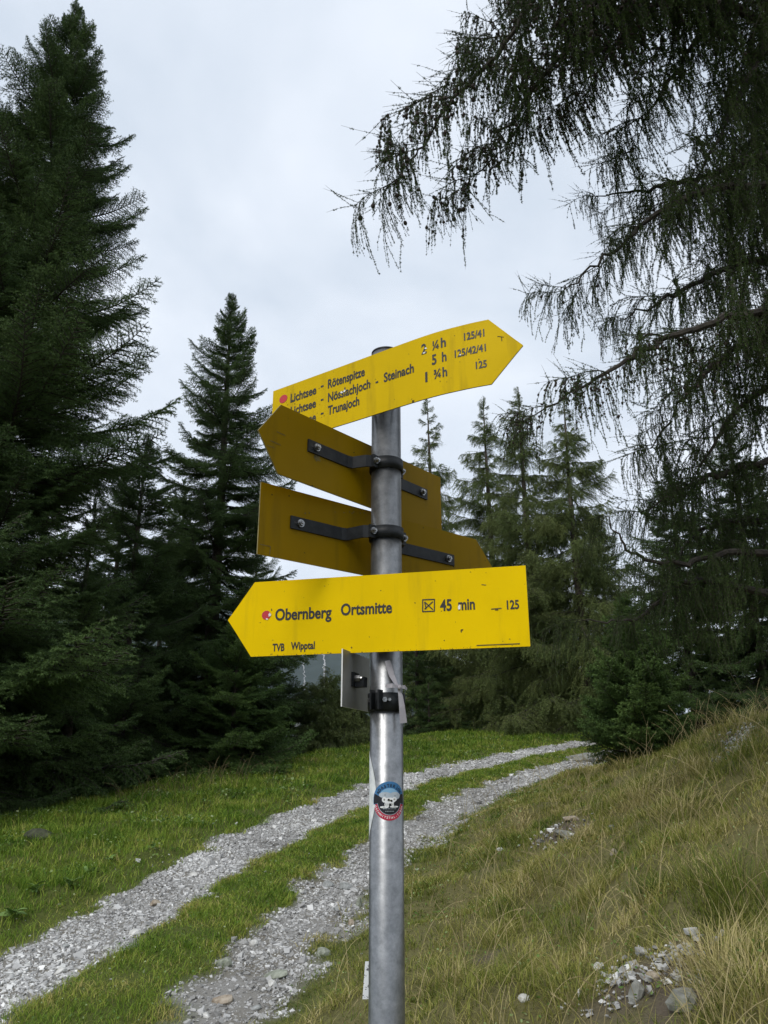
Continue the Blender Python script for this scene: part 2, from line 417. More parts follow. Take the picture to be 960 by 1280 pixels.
SB = {2.3: [spruce_branch('spruce_branch', 2.3, 100 + i, 210, M_SPRUCE) for i in range(4)],
      1.3: [spruce_branch('spruce_branch', 1.3, 200 + i, 230, M_SPRUCE) for i in range(4)],
      0.6: [spruce_branch('spruce_branch', 0.6, 300 + i, 260, M_SPRUCE, hang=0.1) for i in range(3)]}
SY = {1.0: [spruce_branch('young_spruce_branch', 1.0, 400 + i, 330, M_YSPRUCE, hang=0.12) for i in range(4)],
      0.5: [spruce_branch('young_spruce_branch', 0.5, 450 + i, 360, M_YSPRUCE, hang=0.05) for i in range(3)]}
LB = {2.0: [larch_branch('larch_branch', 2.0, 500 + i, 170, M_LARCH) for i in range(5)],
      0.9: [larch_branch('larch_branch', 0.9, 550 + i, 190, M_LARCH) for i in range(3)]}

def trunk_mesh(Hh, r0, seed, mat=None, lean=0.0):
    rng = np.random.default_rng(seed); n = 14; t = np.linspace(0, 1, n + 1); g = Geo()
    pts = np.stack([0.012 * Hh * np.sin(t * 3 + seed) * t * (1 - t) * 2, 0.012 * Hh * np.cos(t * 2.3 + seed) * t * (1 - t) * 2, Hh * t], 1)
    rad = r0 * ((1 - t) ** 0.85 * 0.97 + 0.02) * (1 + 0.35 * np.exp(-t * 30))
    g.tube(pts, rad, 9, 0, True); return g.mesh('trunk', mat or M_BARK, True), pts
def put_branch(root, lib, l, loc, az, pitch, rng, yw=1.0, roll=0.2):
    keys = sorted(lib, key=lambda k: abs(math.log(l / k))); k = keys[0]
    s = l / k
    link('branch', lib[k][rng.integers(len(lib[k]))], root, loc, (rng.normal() * roll, -pitch, az), (s, s * yw * rng.uniform(0.85, 1.15), s))
def conifer(name, x, y, Hh, prof, label, cat, lib, seed, base_h=0.3, spacing=0.36, per=5, pitch=(60, 14, -14), jit=0.28, r0=None, group=None, keep=1.0, sink=0.15):
    rng = np.random.default_rng(seed); z = H(x, y)
    root = thing(name, (x, y, z - sink), label, cat, group, 0)
    tm, pts = trunk_mesh(Hh, r0 or 0.014 * Hh + 0.02, seed); link('trunk', tm, root)
    h = base_h; az = rng.uniform(0, 6.28)
    while h < Hh - 0.08:
        f = 1 - h / Hh                                        # 0 at the top
        l0 = np.interp(f * Hh, prof[0], prof[1])
        nb = per if l0 > 0.35 else max(3, per - 2)
        pt = np.interp(f * Hh, [0, 0.12 * Hh, 0.35 * Hh, Hh], [pitch[0], pitch[0] * 0.55, pitch[1], pitch[2]])
        for i in range(nb):
            if rng.random() > keep: continue
            az += 2 * math.pi / nb * rng.uniform(0.8, 1.2)
            hh = h + rng.uniform(-0.5, 0.5) * spacing * (0.6 if l0 > 0.4 else 0.35)
            c = [np.interp(hh / Hh, np.linspace(0, 1, len(pts)), pts[:, k]) for k in range(3)]
            put_branch(root, lib, max(0.12, l0 * rng.uniform(1 - jit * 1.6, 1 + jit)), c, az, R(pt + rng.normal() * 11), rng)
        az += 0.6
        h += spacing * (0.8 + 0.2 * min(1, f * 4)) * rng.uniform(0.8, 1.2)
    ll = min(0.55, 0.04 * Hh + 0.1)
    for q in range(3):
        put_branch(root, lib, ll * (1 - 0.15 * q), (0, 0, Hh - ll * (0.85 + 0.3 * q)), rng.uniform(0, 6), R(86), rng, 0.6)
    return root
def top_at(px, py, Y):
    p = P(px, py, Y); return p.x, p.y, p.z
def spruce_at(name, px, py, Y, prof, label, seed, lib=SB, **kw):
    x, y, z = top_at(px, py, Y); Hh = z - H(x, y) + 0.15
    return conifer(name, x, y, Hh, prof, label, 'tree', lib, seed, **kw)

PF = ([0, 0.5, 1.5, 3, 6, 9, 13, 20], [0.15, 0.35, 0.75, 1.25, 1.9, 2.4, 2.8, 3.2])
PN = ([0, 0.5, 1.5, 3, 6, 9, 13, 20], [0.15, 0.32, 0.70, 1.2, 2.0, 2.5, 2.9, 3.1])
PL = ([0, 0.5, 1.5, 3, 6, 9, 13, 20], [0.09, 0.24, 0.55, 1.0, 1.85, 2.5, 2.9, 3.0])
PW = ([0, 0.3, 0.8, 1.5, 2.5, 4], [0.25, 0.55, 0.85, 1.1, 1.2, 1.3])
PY = ([0, 0.3, 0.8, 1.5, 2.3, 3.5], [0.10, 0.24, 0.46, 0.66, 0.76, 1.0])
# spruces on the left
spruce_at('spruce_tree', 96, 8, 11.5, PF, 'tallest dark spruce, its pointed top reaching the upper left corner', 11, spacing=0.31, per=7, pitch=(62, 24, -10))
spruce_at('spruce_tree', -28, 70, 10.6, PF, 'dark spruce cut off by the left picture edge', 12, spacing=0.32, per=6)
spruce_at('spruce_tree', 291, 370, 17.0, PN, 'slender dark spruce with open layered branches left of the signpost', 13, spacing=0.34, per=7, pitch=(60, 10, -14))
spruce_at('spruce_tree', 186, 545, 15.0, PF, 'mid-height spruce filling the gap between the tallest spruce and the slender one', 14, per=6)
spruce_at('spruce_tree', 122, 620, 12.5, PF, 'shorter spruce in front of the tallest spruce, dense to the ground', 15, lib=SB)
spruce_at('spruce_tree', 300, 778, 14.6, ([0, 0.4, 1, 2, 3, 4], [0.15, 0.45, 0.85, 1.25, 1.5, 1.6]), 'young bright green spruce on the left verge below the arrow tip', 16, lib=SY, spacing=0.2, per=7, pitch=(55, 12, -8))
spruce_at('spruce_tree', 232, 600, 21.0, PF, 'dark spruce standing behind the slender spruce, lower trunk side', 17)
spruce_at('spruce_tree', 322, 660, 23.0, PF, 'narrow distant spruce just behind the yellow arrow tip', 18)
spruce_at('bush_spruce', 408, 850, 18.6, PW, 'low brownish bushy young conifer behind the small grey plate', 19, lib=LB, spacing=0.16, per=7)
spruce_at('bush_spruce', 362, 855, 19.0, PW, 'low dark young conifer beside the brownish one at the forest edge', 20, lib=SB, spacing=0.2, per=7)
spruce_at('bush_spruce', 446, 862, 19.5, PW, 'low brownish bush directly left of the pole foot at the meadow crest', 21, lib=LB, spacing=0.16, per=7)
for i, (px, py, Y, lb) in enumerate(((160, 585, 19.0, 'dark spruce deep in the stand between the two tall left spruces'), (214, 660, 24.0, 'farther dark spruce seen left of the slender one'), (62, 610, 16.0, 'dark spruce deep in the shade behind the tallest spruce'))):
    spruce_at('spruce_tree', px, py, Y, PF, lb, 70 + i, spacing=0.42, per=6)
# larches right of the post
LK = dict(lib=LB, pitch=(55, 12, -12), jit=0.35)
spruce_at('larch_tree', 534, 498, 30.0, PL, 'thin yellowish larch directly right of the pole', 31, keep=0.75, spacing=0.48, per=4, base_h=2, **LK)
spruce_at('larch_tree', 604, 500, 24.0, PL, 'left larch of the close group behind the signs', 32, keep=0.9, spacing=0.36, per=5, base_h=1, **LK)
spruce_at('larch_tree', 648, 484, 22.0, PL, 'middle and tallest larch of the close group behind the signs', 33, keep=0.9, spacing=0.36, per=5, base_h=0.6, **LK)
spruce_at('larch_tree', 704, 488, 20.8, PL, 'right larch of the close group with wide drooping lower boughs', 34, keep=0.9, spacing=0.36, per=5, base_h=0.6, **LK)
spruce_at('larch_tree', 560, 640, 27.0, PL, 'lower larch behind the right half of the signs', 35, keep=0.9, spacing=0.36, per=5, base_h=0.4, **LK)
for i, (px, py, Y, lb) in enumerate(((520, 720, 25, 'short dark spruce hugging the right side of the pole'), (600, 690, 31, 'dark spruce in the shade behind the left larch'),
                                   (670, 665, 32, 'dark spruce in the shade behind the middle larch'), (745, 640, 30, 'dark spruce in the shade behind the right larch'))):
    spruce_at('spruce_tree', px, py, Y, PF, lb, 40 + i, spacing=0.42, per=6)
for i, (px, py, Y, lb) in enumerate(((535, 845, 23, 'low dark young spruce at the meadow edge beside the pole'), (590, 850, 23.5, 'low dark young spruce at the meadow edge under the sign end'),
                                   (655, 838, 23.5, 'low dark young spruce under the middle larch'), (715, 850, 22.5, 'low dark young spruce behind the bend of the track'))):
    spruce_at('spruce_tree', px, py, Y, PF, lb, 50 + i, spacing=0.24, per=6, lib=SB)
# right-hand spruces
spruce_at('spruce_tree', 832, 575, 16.0, PF, 'dark spruce behind the little one, half hidden by larch boughs', 61, spacing=0.32, per=6)
spruce_at('spruce_tree', 905, 520, 15.0, PF, 'dark spruce at the right picture edge behind hanging larch twigs', 62, spacing=0.34, per=6)
spruce_at('spruce_tree', 1000, 420, 17.0, PF, 'big dark spruce mostly beyond the right picture edge', 63, spacing=0.4)
spruce_at('spruce_tree', 940, 610, 21.0, PF, 'dark spruce in the background at the right edge above the bank', 65, spacing=0.4, per=6)
spruce_at('spruce_tree', 868, 640, 23.0, PF, 'dark spruce in the background right of the little one', 66, spacing=0.4, per=6)
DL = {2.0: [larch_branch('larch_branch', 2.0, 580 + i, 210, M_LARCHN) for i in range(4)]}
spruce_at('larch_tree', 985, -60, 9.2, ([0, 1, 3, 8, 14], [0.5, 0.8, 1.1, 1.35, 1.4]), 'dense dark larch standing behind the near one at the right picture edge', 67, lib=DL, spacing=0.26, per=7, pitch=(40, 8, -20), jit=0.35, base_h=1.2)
lp = ground_hit(802, 944); ltop = P(808, 748, lp.y)
conifer('spruce_tree', lp.x, lp.y, ltop.z - lp.z + 0.1, PY, 'little dense spruce on the bank where the track disappears', 'tree', SY, 64, base_h=0.10, spacing=0.105, per=8, pitch=(65, 25, 2), r0=0.035, sink=0.06)

# ------------------------------------------------------------------ near larch with overhanging boughs
TX, TY = 4.2, 5.6
def cone_mesh():
    g = Geo(); n = 6; t = np.linspace(0, 1, n); rad = 0.0125 * np.sin(np.clip(t * 0.9 + 0.1, 0, 1) * math.pi) ** 0.7 + 0.001
    g.tube(np.stack([t * 0, t * 0, 0.032 * (t - 0.1)], 1), rad, 8, 0, True)
    return g.mesh('cone', M_CONE, False)
CONE = cone_mesh()
cone_objs = [0]
def larch_spray(seed, L=0.6, coney=0):
    """a side branch with its curtain of hanging twigs, needle rosettes about every 2 cm"""
    rng = np.random.default_rng(seed); g = Geo(); n = 8; t = np.linspace(0, 1, n + 1); S0, S1, anch = [], [], []
    main = np.stack([L * t, 0.04 * np.sin(t * 5 + seed), 0.05 * t - 0.16 * t ** 2], 1); g.tube(main, np.linspace(0.007, 0.0016, n + 1), 5, 0)
    S0 += list(main[2:-1]); S1 += list(main[3:])
    def twig(p, d, l, droop, jit, r, bare=0):
        m = max(4, int(l / 0.07)); c = bez_curve(p, d, l, m, droop, rng, jit); g.tube(c, np.linspace(r, 0.0012, m + 1), 3, 0)
        S0.extend(c[:-1 - bare]); S1.extend(c[1:len(c) - bare]); return c
    for i in range(22):
        f = rng.uniform(0.0, 1.0); p = np.array([np.interp(f, t, main[:, k]) for k in range(3)])
        d = np.array([rng.uniform(0.0, 0.7), rng.normal() * 0.35, -rng.uniform(0.2, 1.0)]); l = rng.uniform(0.2, 1.05) * (1 - 0.3 * f)
        c = twig(p, d, l, rng.uniform(1.5, 4.0), 0.10, 0.0030); k0 = rng.uniform(0.05, 0.4)
        anch += [c[min(int(q * (len(c) - 1)), len(c) - 1)] + rng.normal(size=3) * 0.008 for q in np.arange(k0, 0.95, rng.uniform(0.10, 0.22))]
        for j in range(int(l / 0.3)):
            q = rng.integers(1, len(c) - 1); d2 = c[q] - c[q - 1]; d2 = d2 / np.linalg.norm(d2) + rng.normal(size=3) * 0.35
            twig(c[q], d2, l * rng.uniform(0.2, 0.5), 1.5, 0.10, 0.0022)
    for i in range(9):
        f = rng.uniform(0.0, 1.0); p = np.array([np.interp(f, t, main[:, k]) for k in range(3)])
        twig(p, [rng.uniform(0.4, 1), rng.normal() * 0.6, rng.uniform(-0.1, 0.35)], rng.uniform(0.2, 0.5), rng.uniform(-0.1, 0.4), 0.08, 0.0028, 1)
    S0 = np.array(S0); S1 = np.array(S1); ln = np.linalg.norm(S1 - S0, axis=1); idx = np.repeat(np.arange(len(S0)), rng.poisson(ln / 0.017))
    tt = rng.random(len(idx))[:, None]; B = S0[idx] * (1 - tt) + S1[idx] * tt; ax = (S1 - S0)[idx]; ax /= np.linalg.norm(ax, axis=1)[:, None]
    u = rng.normal(size=B.shape); u -= (u * ax).sum(1)[:, None] * ax; u /= np.linalg.norm(u, axis=1)[:, None]
    K = 9; d = u[:, None, :] * 0.7 + rng.normal(size=(len(B), K, 3)) * 0.55; d /= np.linalg.norm(d, axis=2)[..., None]
    sd = np.cross(d, rng.normal(size=d.shape)); sd /= np.linalg.norm(sd, axis=2)[..., None]
    lnn = rng.uniform(0.012, 0.021, (len(B), K, 1)); B2 = np.repeat(B[:, None, :], K, 1)
    V = np.stack([B2 - sd * 0.0025, B2 + sd * 0.0025, B2 + d * lnn], 2).reshape(-1, 3); g.add(V, np.arange(len(V)).reshape(-1, 3), 1)
    rng.shuffle(anch)
    ct = np.array([p.vertices[:] for p in CONE.polygons if len(p.vertices) == 3]); cv0 = np.array([v.co[:] for v in CONE.vertices])
    for c in anch[:coney]:
        e = Matrix.Rotation(rng.uniform(0, 6.28), 3, 'Z') @ Matrix.Rotation(rng.uniform(-0.7, 0.7) + (math.pi if rng.random() < 0.5 else 0), 3, 'X')
        g.add(cv0 @ np.array(e).T * rng.uniform(0.8, 1.2) + c, ct, 2)
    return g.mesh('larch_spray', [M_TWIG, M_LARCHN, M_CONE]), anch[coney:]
def near_larch():
    root = thing('larch_tree', (TX, TY, H(TX, TY) - 0.2), 'big near larch whose cone-laden boughs hang in from the upper right', 'tree')
    off = np.array(root.location)
    g = Geo(); n = 16; t = np.linspace(0, 1, n + 1)
    g.tube(np.stack([0.15 * np.sin(t * 3), 0.1 * np.sin(t * 4), 13 * t], 1), 0.24 * (1 - t) ** 0.8 + 0.015, 12, 0, True)
    link('trunk', g.mesh('trunk', M_BARK, True), root)
    def W(*a): return np.array(P(*a))
    def TR(z): return np.array([TX, TY, z])
    # path, seed, hanging twigs per metre, sprigs per metre, longest twig, cones per twig
    limbs = [
        ([TR(6.7), (2.8, 4.6, 6.4), W(700, -25, 3.9), W(622, 68, 3.95), W(562, 130, 4.0), W(524, 186, 4.0), W(500, 220, 4.0)], 1, 44, 20, 0.95, 5),
        ([TR(6.3), (3.0, 4.9, 6.2), W(790, -40, 4.5), W(735, 34, 4.4), W(684, 90, 4.4), W(645, 146, 4.4), W(588, 232, 4.4)], 2, 40, 18, 0.95, 4),
        ([TR(5.9), W(900, -60, 4.8), W(820, 10, 4.6), W(760, 70, 4.5), W(715, 130, 4.5)], 3, 44, 16, 0.9, 3),
        ([TR(5.6), W(960, -40, 5.0), W(880, 40, 4.9), W(820, 130, 4.8), W(790, 190, 4.8)], 4, 44, 18, 1.0, 1),
        ([TR(5.2), W(1010, -10, 5.1), W(940, 90, 5.0), W(890, 190, 4.9), W(850, 270, 4.9)], 5, 46, 18, 0.9, 0),
        ([TR(4.4), W(1000, 240, 5.0), W(900, 235, 4.8), W(830, 262, 4.7), W(770, 310, 4.7), W(705, 362, 4.7)], 6, 44, 26, 0.55, 1),
        ([TR(4.6), W(1000, 190, 5.2), W(900, 215, 5.1), W(820, 235, 5.0), W(745, 245, 4.9)], 7, 36, 30, 0.5, 0),
        ([TR(3.6), W(1000, 380, 4.9), W(880, 405, 4.6), W(800, 440, 4.5), W(735, 480, 4.4), W(668, 519, 4.4)], 8, 30, 14, 0.5, 6),
        ([TR(4.0), W(1010, 320, 5.3), W(920, 330, 5.2), W(850, 365, 5.1), W(780, 400, 5.0)], 9, 46, 24, 0.6, 1),
        ([TR(3.4), W(1020, 400, 5.6), W(930, 430, 5.5), W(870, 480, 5.4), W(815, 560, 5.4)], 10, 50, 22, 0.8, 1),
        ([TR(3.0), W(1020, 470, 5.6), W(950, 490, 5.6), W(900, 540, 5.5), W(860, 610, 5.5)], 11, 50, 22, 0.8, 0),
        ([TR(2.4), W(1030, 570, 5.8), W(950, 580, 5.7), W(880, 600, 5.6), W(800, 640, 5.5)], 12, 42, 24, 0.6, 0),
        ([TR(1.8), W(1020, 690, 5.8), W(930, 690, 5.6), W(850, 705, 5.5), W(790, 690, 5.4), W(757, 645, 5.4)], 13, 26, 14, 0.45, 0),
        ([TR(1.5), W(1020, 740, 5.9), W(930, 735, 5.7), W(860, 725, 5.6), W(800, 770, 5.5), W(728, 776, 5.5)], 14, 24, 12, 0.5, 0),
        ([TR(2.0), W(1020, 640, 6.2), W(950, 650, 6.2), W(880, 660, 6.1), W(830, 720, 6.0)], 15, 36, 16, 0.6, 0),
        ([TR(6.0), W(1040, 0, 6.0), W(980, 80, 5.9), W(930, 200, 5.8), W(900, 330, 5.8)], 16, 46, 16, 1.0, 0),
        ([TR(7.0), W(1000, -150, 5.4), W(880, -60, 5.3), W(800, -10, 5.2), W(750, 60, 5.2)], 17, 46, 14, 1.0, 1),
        ([TR(5.0), W(1040, 120, 6.0), W(980, 200, 6.0), W(940, 320, 5.9), W(910, 450, 5.9)], 18, 48, 16, 0.9, 0),
        ([TR(7.3), W(950, -250, 4.9), W(800, -120, 4.6), W(690, -60, 4.5), W(640, 0, 4.5), W(600, 60, 4.5)], 19, 40, 16, 0.8, 3),
    ]
    sprays = [larch_spray(700 + i) for i in range(8)]; conesp = [larch_spray(720 + i, 0.6, 60) for i in range(4)]
    for path, seed, nh, ns, lmax, ncone in limbs:
        rng = np.random.default_rng(900 + seed)
        pts = catmull(np.array([np.asarray(p, float) for p in path]), 8)
        pts[1:-1] += rng.normal(size=pts[1:-1].shape) * 0.012
        L = np.concatenate([[0], np.cumsum(np.linalg.norm(np.diff(pts, axis=0), axis=1))]); LT = L[-1]
        g = Geo(); g.tube(pts - pts[0], np.interp(L / LT, [0, 0.3, 0.7, 1], [0.06, 0.036, 0.020, 0.004]), 7, 0)
        link('limb', g.mesh('limb', M_TWIG), root, pts[0] - off)
        s0 = 0.25 * LT; n = max(8, int((LT - s0) * 6.4))
        for i in range(n + 2):
            fr = min(1.0, max(0.0, (i + rng.uniform(-0.3, 0.3)) / n)); s_ = s0 + (LT - s0) * max(0, fr)
            p = np.array([np.interp(s_, L, pts[:, k]) for k in range(3)]); k = min(max(np.searchsorted(L, s_), 1), len(L) - 1)
            tg = pts[k] - pts[k - 1]; tg /= np.linalg.norm(tg); az = math.atan2(tg[1], tg[0]); pit = math.asin(tg[2])
            side = 1 if i % 2 else -1
            az2 = az + (side * R(rng.uniform(8, 65)) if i < n else side * R(12)); pit2 = pit * 0.25 + R(rng.normal() * 8 + 4)
            sc_ = (0.55 + 0.5 * lmax) * (1.0 - 0.5 * fr ** 2) * rng.uniform(0.7, 1.15); me_, anch = sprays[rng.integers(8)] if ncone < 3 or rng.random() < 0.3 else conesp[rng.integers(4)]
            br = link('branch', me_, root, p - off, (rng.normal() * 0.15, -pit2, az2), (sc_, sc_, sc_))
            for c in anch[:int(rng.poisson(ncone * 0.9))] if ncone else []:
                if cone_objs[0] >= 296: break
                cone_objs[0] += 1; q = rng.uniform(0.8, 1.2) / sc_
                link('cone', CONE, br, c, (rng.uniform(-0.6, 0.6) + (math.pi if rng.random() < 0.5 else 0), rng.uniform(-0.6, 0.6), rng.uniform(0, 6.28)), (q, q, q))
near_larch()

# ------------------------------------------------------------------ gravel
def visible(x, y, z, mg=170, top=700):
    dep = y * CP + z * SP; px = 480 + 960 * x / dep; py = 640 - 960 * (z * CP - y * SP) / dep
    return (y > 1.4) & (px > -mg) & (px < 960 + mg) & (py < 1280 + mg * 1.3)
M_GRAVEL = tint_mat('gravel_stone', [(0.0, (0.14, 0.135, 0.125)), (0.35, (0.33, 0.325, 0.315)), (0.75, (0.54, 0.535, 0.525)), (1.0, (0.80, 0.795, 0.77))], 0.85, 0.3)
HEXV = np.array([[x, y, z] for x in (-1, 1) for y in (-1, 1) for z in (-1, 1)], float)
HEXT = np.array([(0, 1, 3), (0, 3, 2), (4, 6, 7), (4, 7, 5), (0, 4, 5), (0, 5, 1), (2, 3, 7), (2, 7, 6), (0, 2, 6), (0, 6, 4), (1, 5, 7), (1, 7, 3)])
def rot_mats(n, rng, tilt):
    a = rng.uniform(0, 2 * math.pi, n); b = rng.normal(size=n) * tilt; c = rng.normal(size=n) * tilt
    ca, sa, cb, sb, cc, s_ = np.cos(a), np.sin(a), np.cos(b), np.sin(b), np.cos(c), np.sin(c)
    Rz = np.zeros((n, 3, 3)); Rz[:, 0, 0] = ca; Rz[:, 0, 1] = -sa; Rz[:, 1, 0] = sa; Rz[:, 1, 1] = ca; Rz[:, 2, 2] = 1
    Rx = np.zeros((n, 3, 3)); Rx[:, 0, 0] = 1; Rx[:, 1, 1] = cb; Rx[:, 1, 2] = -sb; Rx[:, 2, 1] = sb; Rx[:, 2, 2] = cb
    Ry = np.zeros((n, 3, 3)); Ry[:, 1, 1] = 1; Ry[:, 0, 0] = cc; Ry[:, 0, 2] = s_; Ry[:, 2, 0] = -s_; Ry[:, 2, 2] = cc
    return Rz @ Rx @ Ry
def stones_mesh(name, x, y, z, r, rng, mat, tint):
    n = len(x)
    S = np.stack([r * rng.uniform(0.8, 1.35, n), r * rng.uniform(0.6, 1.0, n), r * rng.uniform(0.35, 0.7, n)], 1)
    V = HEXV[None] * rng.uniform(0.5, 1.15, (n, 8, 1)) + rng.normal(size=(n, 8, 3)) * 0.12
    V = V * S[:, None, :]
    V = np.einsum('nij,nkj->nki', rot_mats(n, rng, 0.35), V) + np.stack([x, y, z + S[:, 2] * 0.35], 1)[:, None, :]
    T = HEXT[None] + (np.arange(n) * 8)[:, None, None]
    return mesh_tris(name, V.reshape(-1, 3), T.reshape(-1, 3), mat, None, {'tint': np.repeat(tint, 8)}, False)
def sample(n, box, rng):
    return rng.uniform(box[0], box[1], n), rng.uniform(box[2], box[3], n)
def build_gravel():
    rng = np.random.default_rng(77); x, y = sample(1100000, (-5, 8, 2.5, 21), rng); d = road_d(x, y); ok = np.abs(d) < 1.5
    x, y, d = x[ok], y[ok], d[ok]; m = track_mask(x, y, d)
    keep = rng.random(len(x)) < (0.006 + 0.994 * m) * np.clip(8.5 / y, 0.35, 1.0) * np.where(m > 0.2, 1, 0.55) * np.where(d > 0.2, 0.45 + 0.55 * sstep(-0.5, 0.4, vnoise(x, y, 0.9, 81)), 1.0)
    x, y, m = x[keep], y[keep], m[keep]; z = height(x, y); v = visible(x, y, z, 120)
    x, y, z, m = x[v], y[v], z[v], m[v]
    r = np.exp(rng.normal(math.log(0.0068), 0.5, len(x))); r = np.clip(r, 0.004, 0.034) * np.clip(y / 12, 0.9, 1.15)
    tint = np.clip(rng.normal(0.52, 0.22, len(x)) + 0.12 * vnoise(x, y, 1.5, 61), 0, 1)
    n = min(len(x), 74000); sel = rng.permutation(len(x))[:n]
    print('gravel', len(x), n)
    tag(link('gravel', stones_mesh('gravel', x[sel], y[sel], z[sel], r[sel], rng, M_GRAVEL, tint[sel])), 'light grey crushed gravel covering the two wheel tracks', 'gravel', kind='stuff')
build_gravel()

def scree_patch(name, label, blobs, seed):
    rng = np.random.default_rng(seed); X, Y = [], []
    for (px, py, sx, sy, n) in blobs:
        c = ground_hit(px, py); X.append(c.x + rng.normal(size=n) * sx); Y.append(c.y + rng.normal(size=n) * sy)
    X, Y = np.concatenate(X), np.concatenate(Y); r = np.clip(np.exp(rng.normal(math.log(0.008), 0.5, len(X))), 0.004, 0.03)
    tag(link(name, stones_mesh(name, X, Y, height(X, Y) + 0.01, r, rng, M_GRAVEL, np.clip(rng.normal(0.55, 0.25, len(X)), 0, 1))), label, 'stones', kind='stuff')
scree_patch('bank_stones', 'small stones strewn over the bare patch at the lower right', [(800, 1225, 0.16, 0.12, 130), (850, 1195, 0.08, 0.08, 60), (770, 1225, 0.06, 0.1, 50), (700, 1045, 0.15, 0.2, 70)], 71)
scree_patch('scree_streak', 'pale stone chips in a streak near the top of the bank', [(944, 912, 0.10, 0.12, 120), (928, 924, 0.12, 0.10, 110), (918, 940, 0.10, 0.10, 80)], 72)

# ------------------------------------------------------------------ grass
def blades_mesh(name, x, y, z, hgt, wid, lean, rng, mat, tint, az=None):
    n = len(x); a = rng.uniform(0, 2 * math.pi, n) if az is None else az
    dx, dy = np.cos(a), np.sin(a); sx, sy = -dy, dx
    fa = rng.uniform(-0.9, 0.9, n); sx, sy = sx * np.cos(fa) - sy * np.sin(fa), sx * np.sin(fa) + sy * np.cos(fa)
    def pt(t, k, w):
        o = lean * hgt * t ** 1.8; up = hgt * (t - 0.30 * lean * t ** 2.2)
        return np.stack([x + dx * o + sx * w * k, y + dy * o + sy * w * k, z - 0.01 + up], 1)
    w = wid / 2
    V = np.stack([pt(0, -1, w), pt(0, 1, w), pt(0.5, -0.8, w), pt(0.5, 0.8, w), pt(1.0, 0, w)], 1).reshape(-1, 3)
    T = np.array([(0, 1, 3), (0, 3, 2), (2, 3, 4)])[None] + (np.arange(n) * 5)[:, None, None]
    return mesh_tris(name, V, T.reshape(-1, 3), mat, None, {'tint': np.repeat(tint, 5)}, True)
M_GRASS = tint_mat('green_grass', [(0.0, (0.060, 0.135, 0.014)), (0.45, (0.190, 0.290, 0.038)), (0.8, (0.340, 0.380, 0.068)), (1.0, (0.46, 0.39, 0.15))], 0.6, 0.1, 0.3)
M_BGRASS = tint_mat('bank_grass', [(0.0, (0.060, 0.110, 0.016)), (0.4, (0.210, 0.240, 0.045)), (0.75, (0.370, 0.335, 0.105)), (1.0, (0.58, 0.49, 0.25))], 0.65, 0.1, 0.3)
M_STRAW = tint_mat('straw', [(0.0, (0.22, 0.18, 0.08)), (1.0, (0.50, 0.41, 0.21))], 0.6, 0.3, 0.2)
def grass_patch(name, label, n, box, accept, hfun, wid, leanr, mat, tintf, seed):
    rng = np.random.default_rng(seed); x, y = sample(n, box, rng); d = road_d(x, y)
    p = accept(x, y, d) * np.clip(7.0 / y, 0.3, 1.0); k = rng.random(n) < p; x, y, d = x[k], y[k], d[k]
    z = height(x, y, d); v = visible(x, y, z, 300); x, y, z, d = x[v], y[v], z[v], d[v]
    h = hfun(x, y, d, rng) ; w = wid * np.clip(y / 6.5, 0.8, 2.6) * rng.uniform(0.6, 1.3, len(x))
    tint = np.clip(tintf(x, y, d) + rng.normal(size=len(x)) * 0.2, 0, 1)
    print(name, len(x))
    tag(link(name, blades_mesh(name, x, y, z, h, w, rng.uniform(leanr[0], leanr[1], len(x)), rng, mat, tint)), label, 'grass', kind='stuff')
grass_patch('verge_grass', 'green grass on the verge left of the track', 1450000, (-9, 9, 3, 26),
    lambda x, y, d: sstep(-0.93, -1.07, d + 0.09 * sstep(7.0, 9.5, y) + 0.1 * vnoise(x, y, 0.8, 21)) * (d > -7) * (0.55 + 0.45 * sstep(-0.5, 0.4, vnoise(x, y, 0.9, 41))) * (0.40 + 0.60 * sstep(-0.5, 0.35, vnoise(x, y, 0.26, 58))),
    lambda x, y, d, r: (0.065 + 0.045 * sstep(-1.1, -1.8, d) + 0.025 * vnoise(x, y, 1.1, 42).clip(-1, 1)) * r.uniform(0.5, 1.4, len(x)),
    0.0060, (0.2, 1.3), M_GRASS, lambda x, y, d: 0.42 + 0.16 * vnoise(x, y, 1.4, 43) + 0.14 * vnoise(x, y, 0.35, 53) + 0.22 * sstep(-1.5, -1.05, d) * (0.5 + 0.5 * vnoise(x, y, 0.7, 44)), 801)
grass_patch('centre_strip_grass', 'short grass growing between the two wheel tracks', 1300000, (-5, 8, 2.5, 21),
    lambda x, y, d: (np.abs(d - 0.1) < 0.75) * (1 - track_mask(x, y, d)) ** 2,
    lambda x, y, d, r: (0.055 + 0.015 * vnoise(x, y, 0.6, 45)).clip(0.03, 0.1) * r.uniform(0.5, 1.4, len(x)),
    0.0055, (0.3, 1.4), M_GRASS, lambda x, y, d: 0.50 + 0.14 * vnoise(x, y, 0.3, 54) + 0.14 * vnoise(x, y, 0.8, 46) + 0.25 * sstep(0.2, 0.42, np.abs(d - 0.12)), 802)
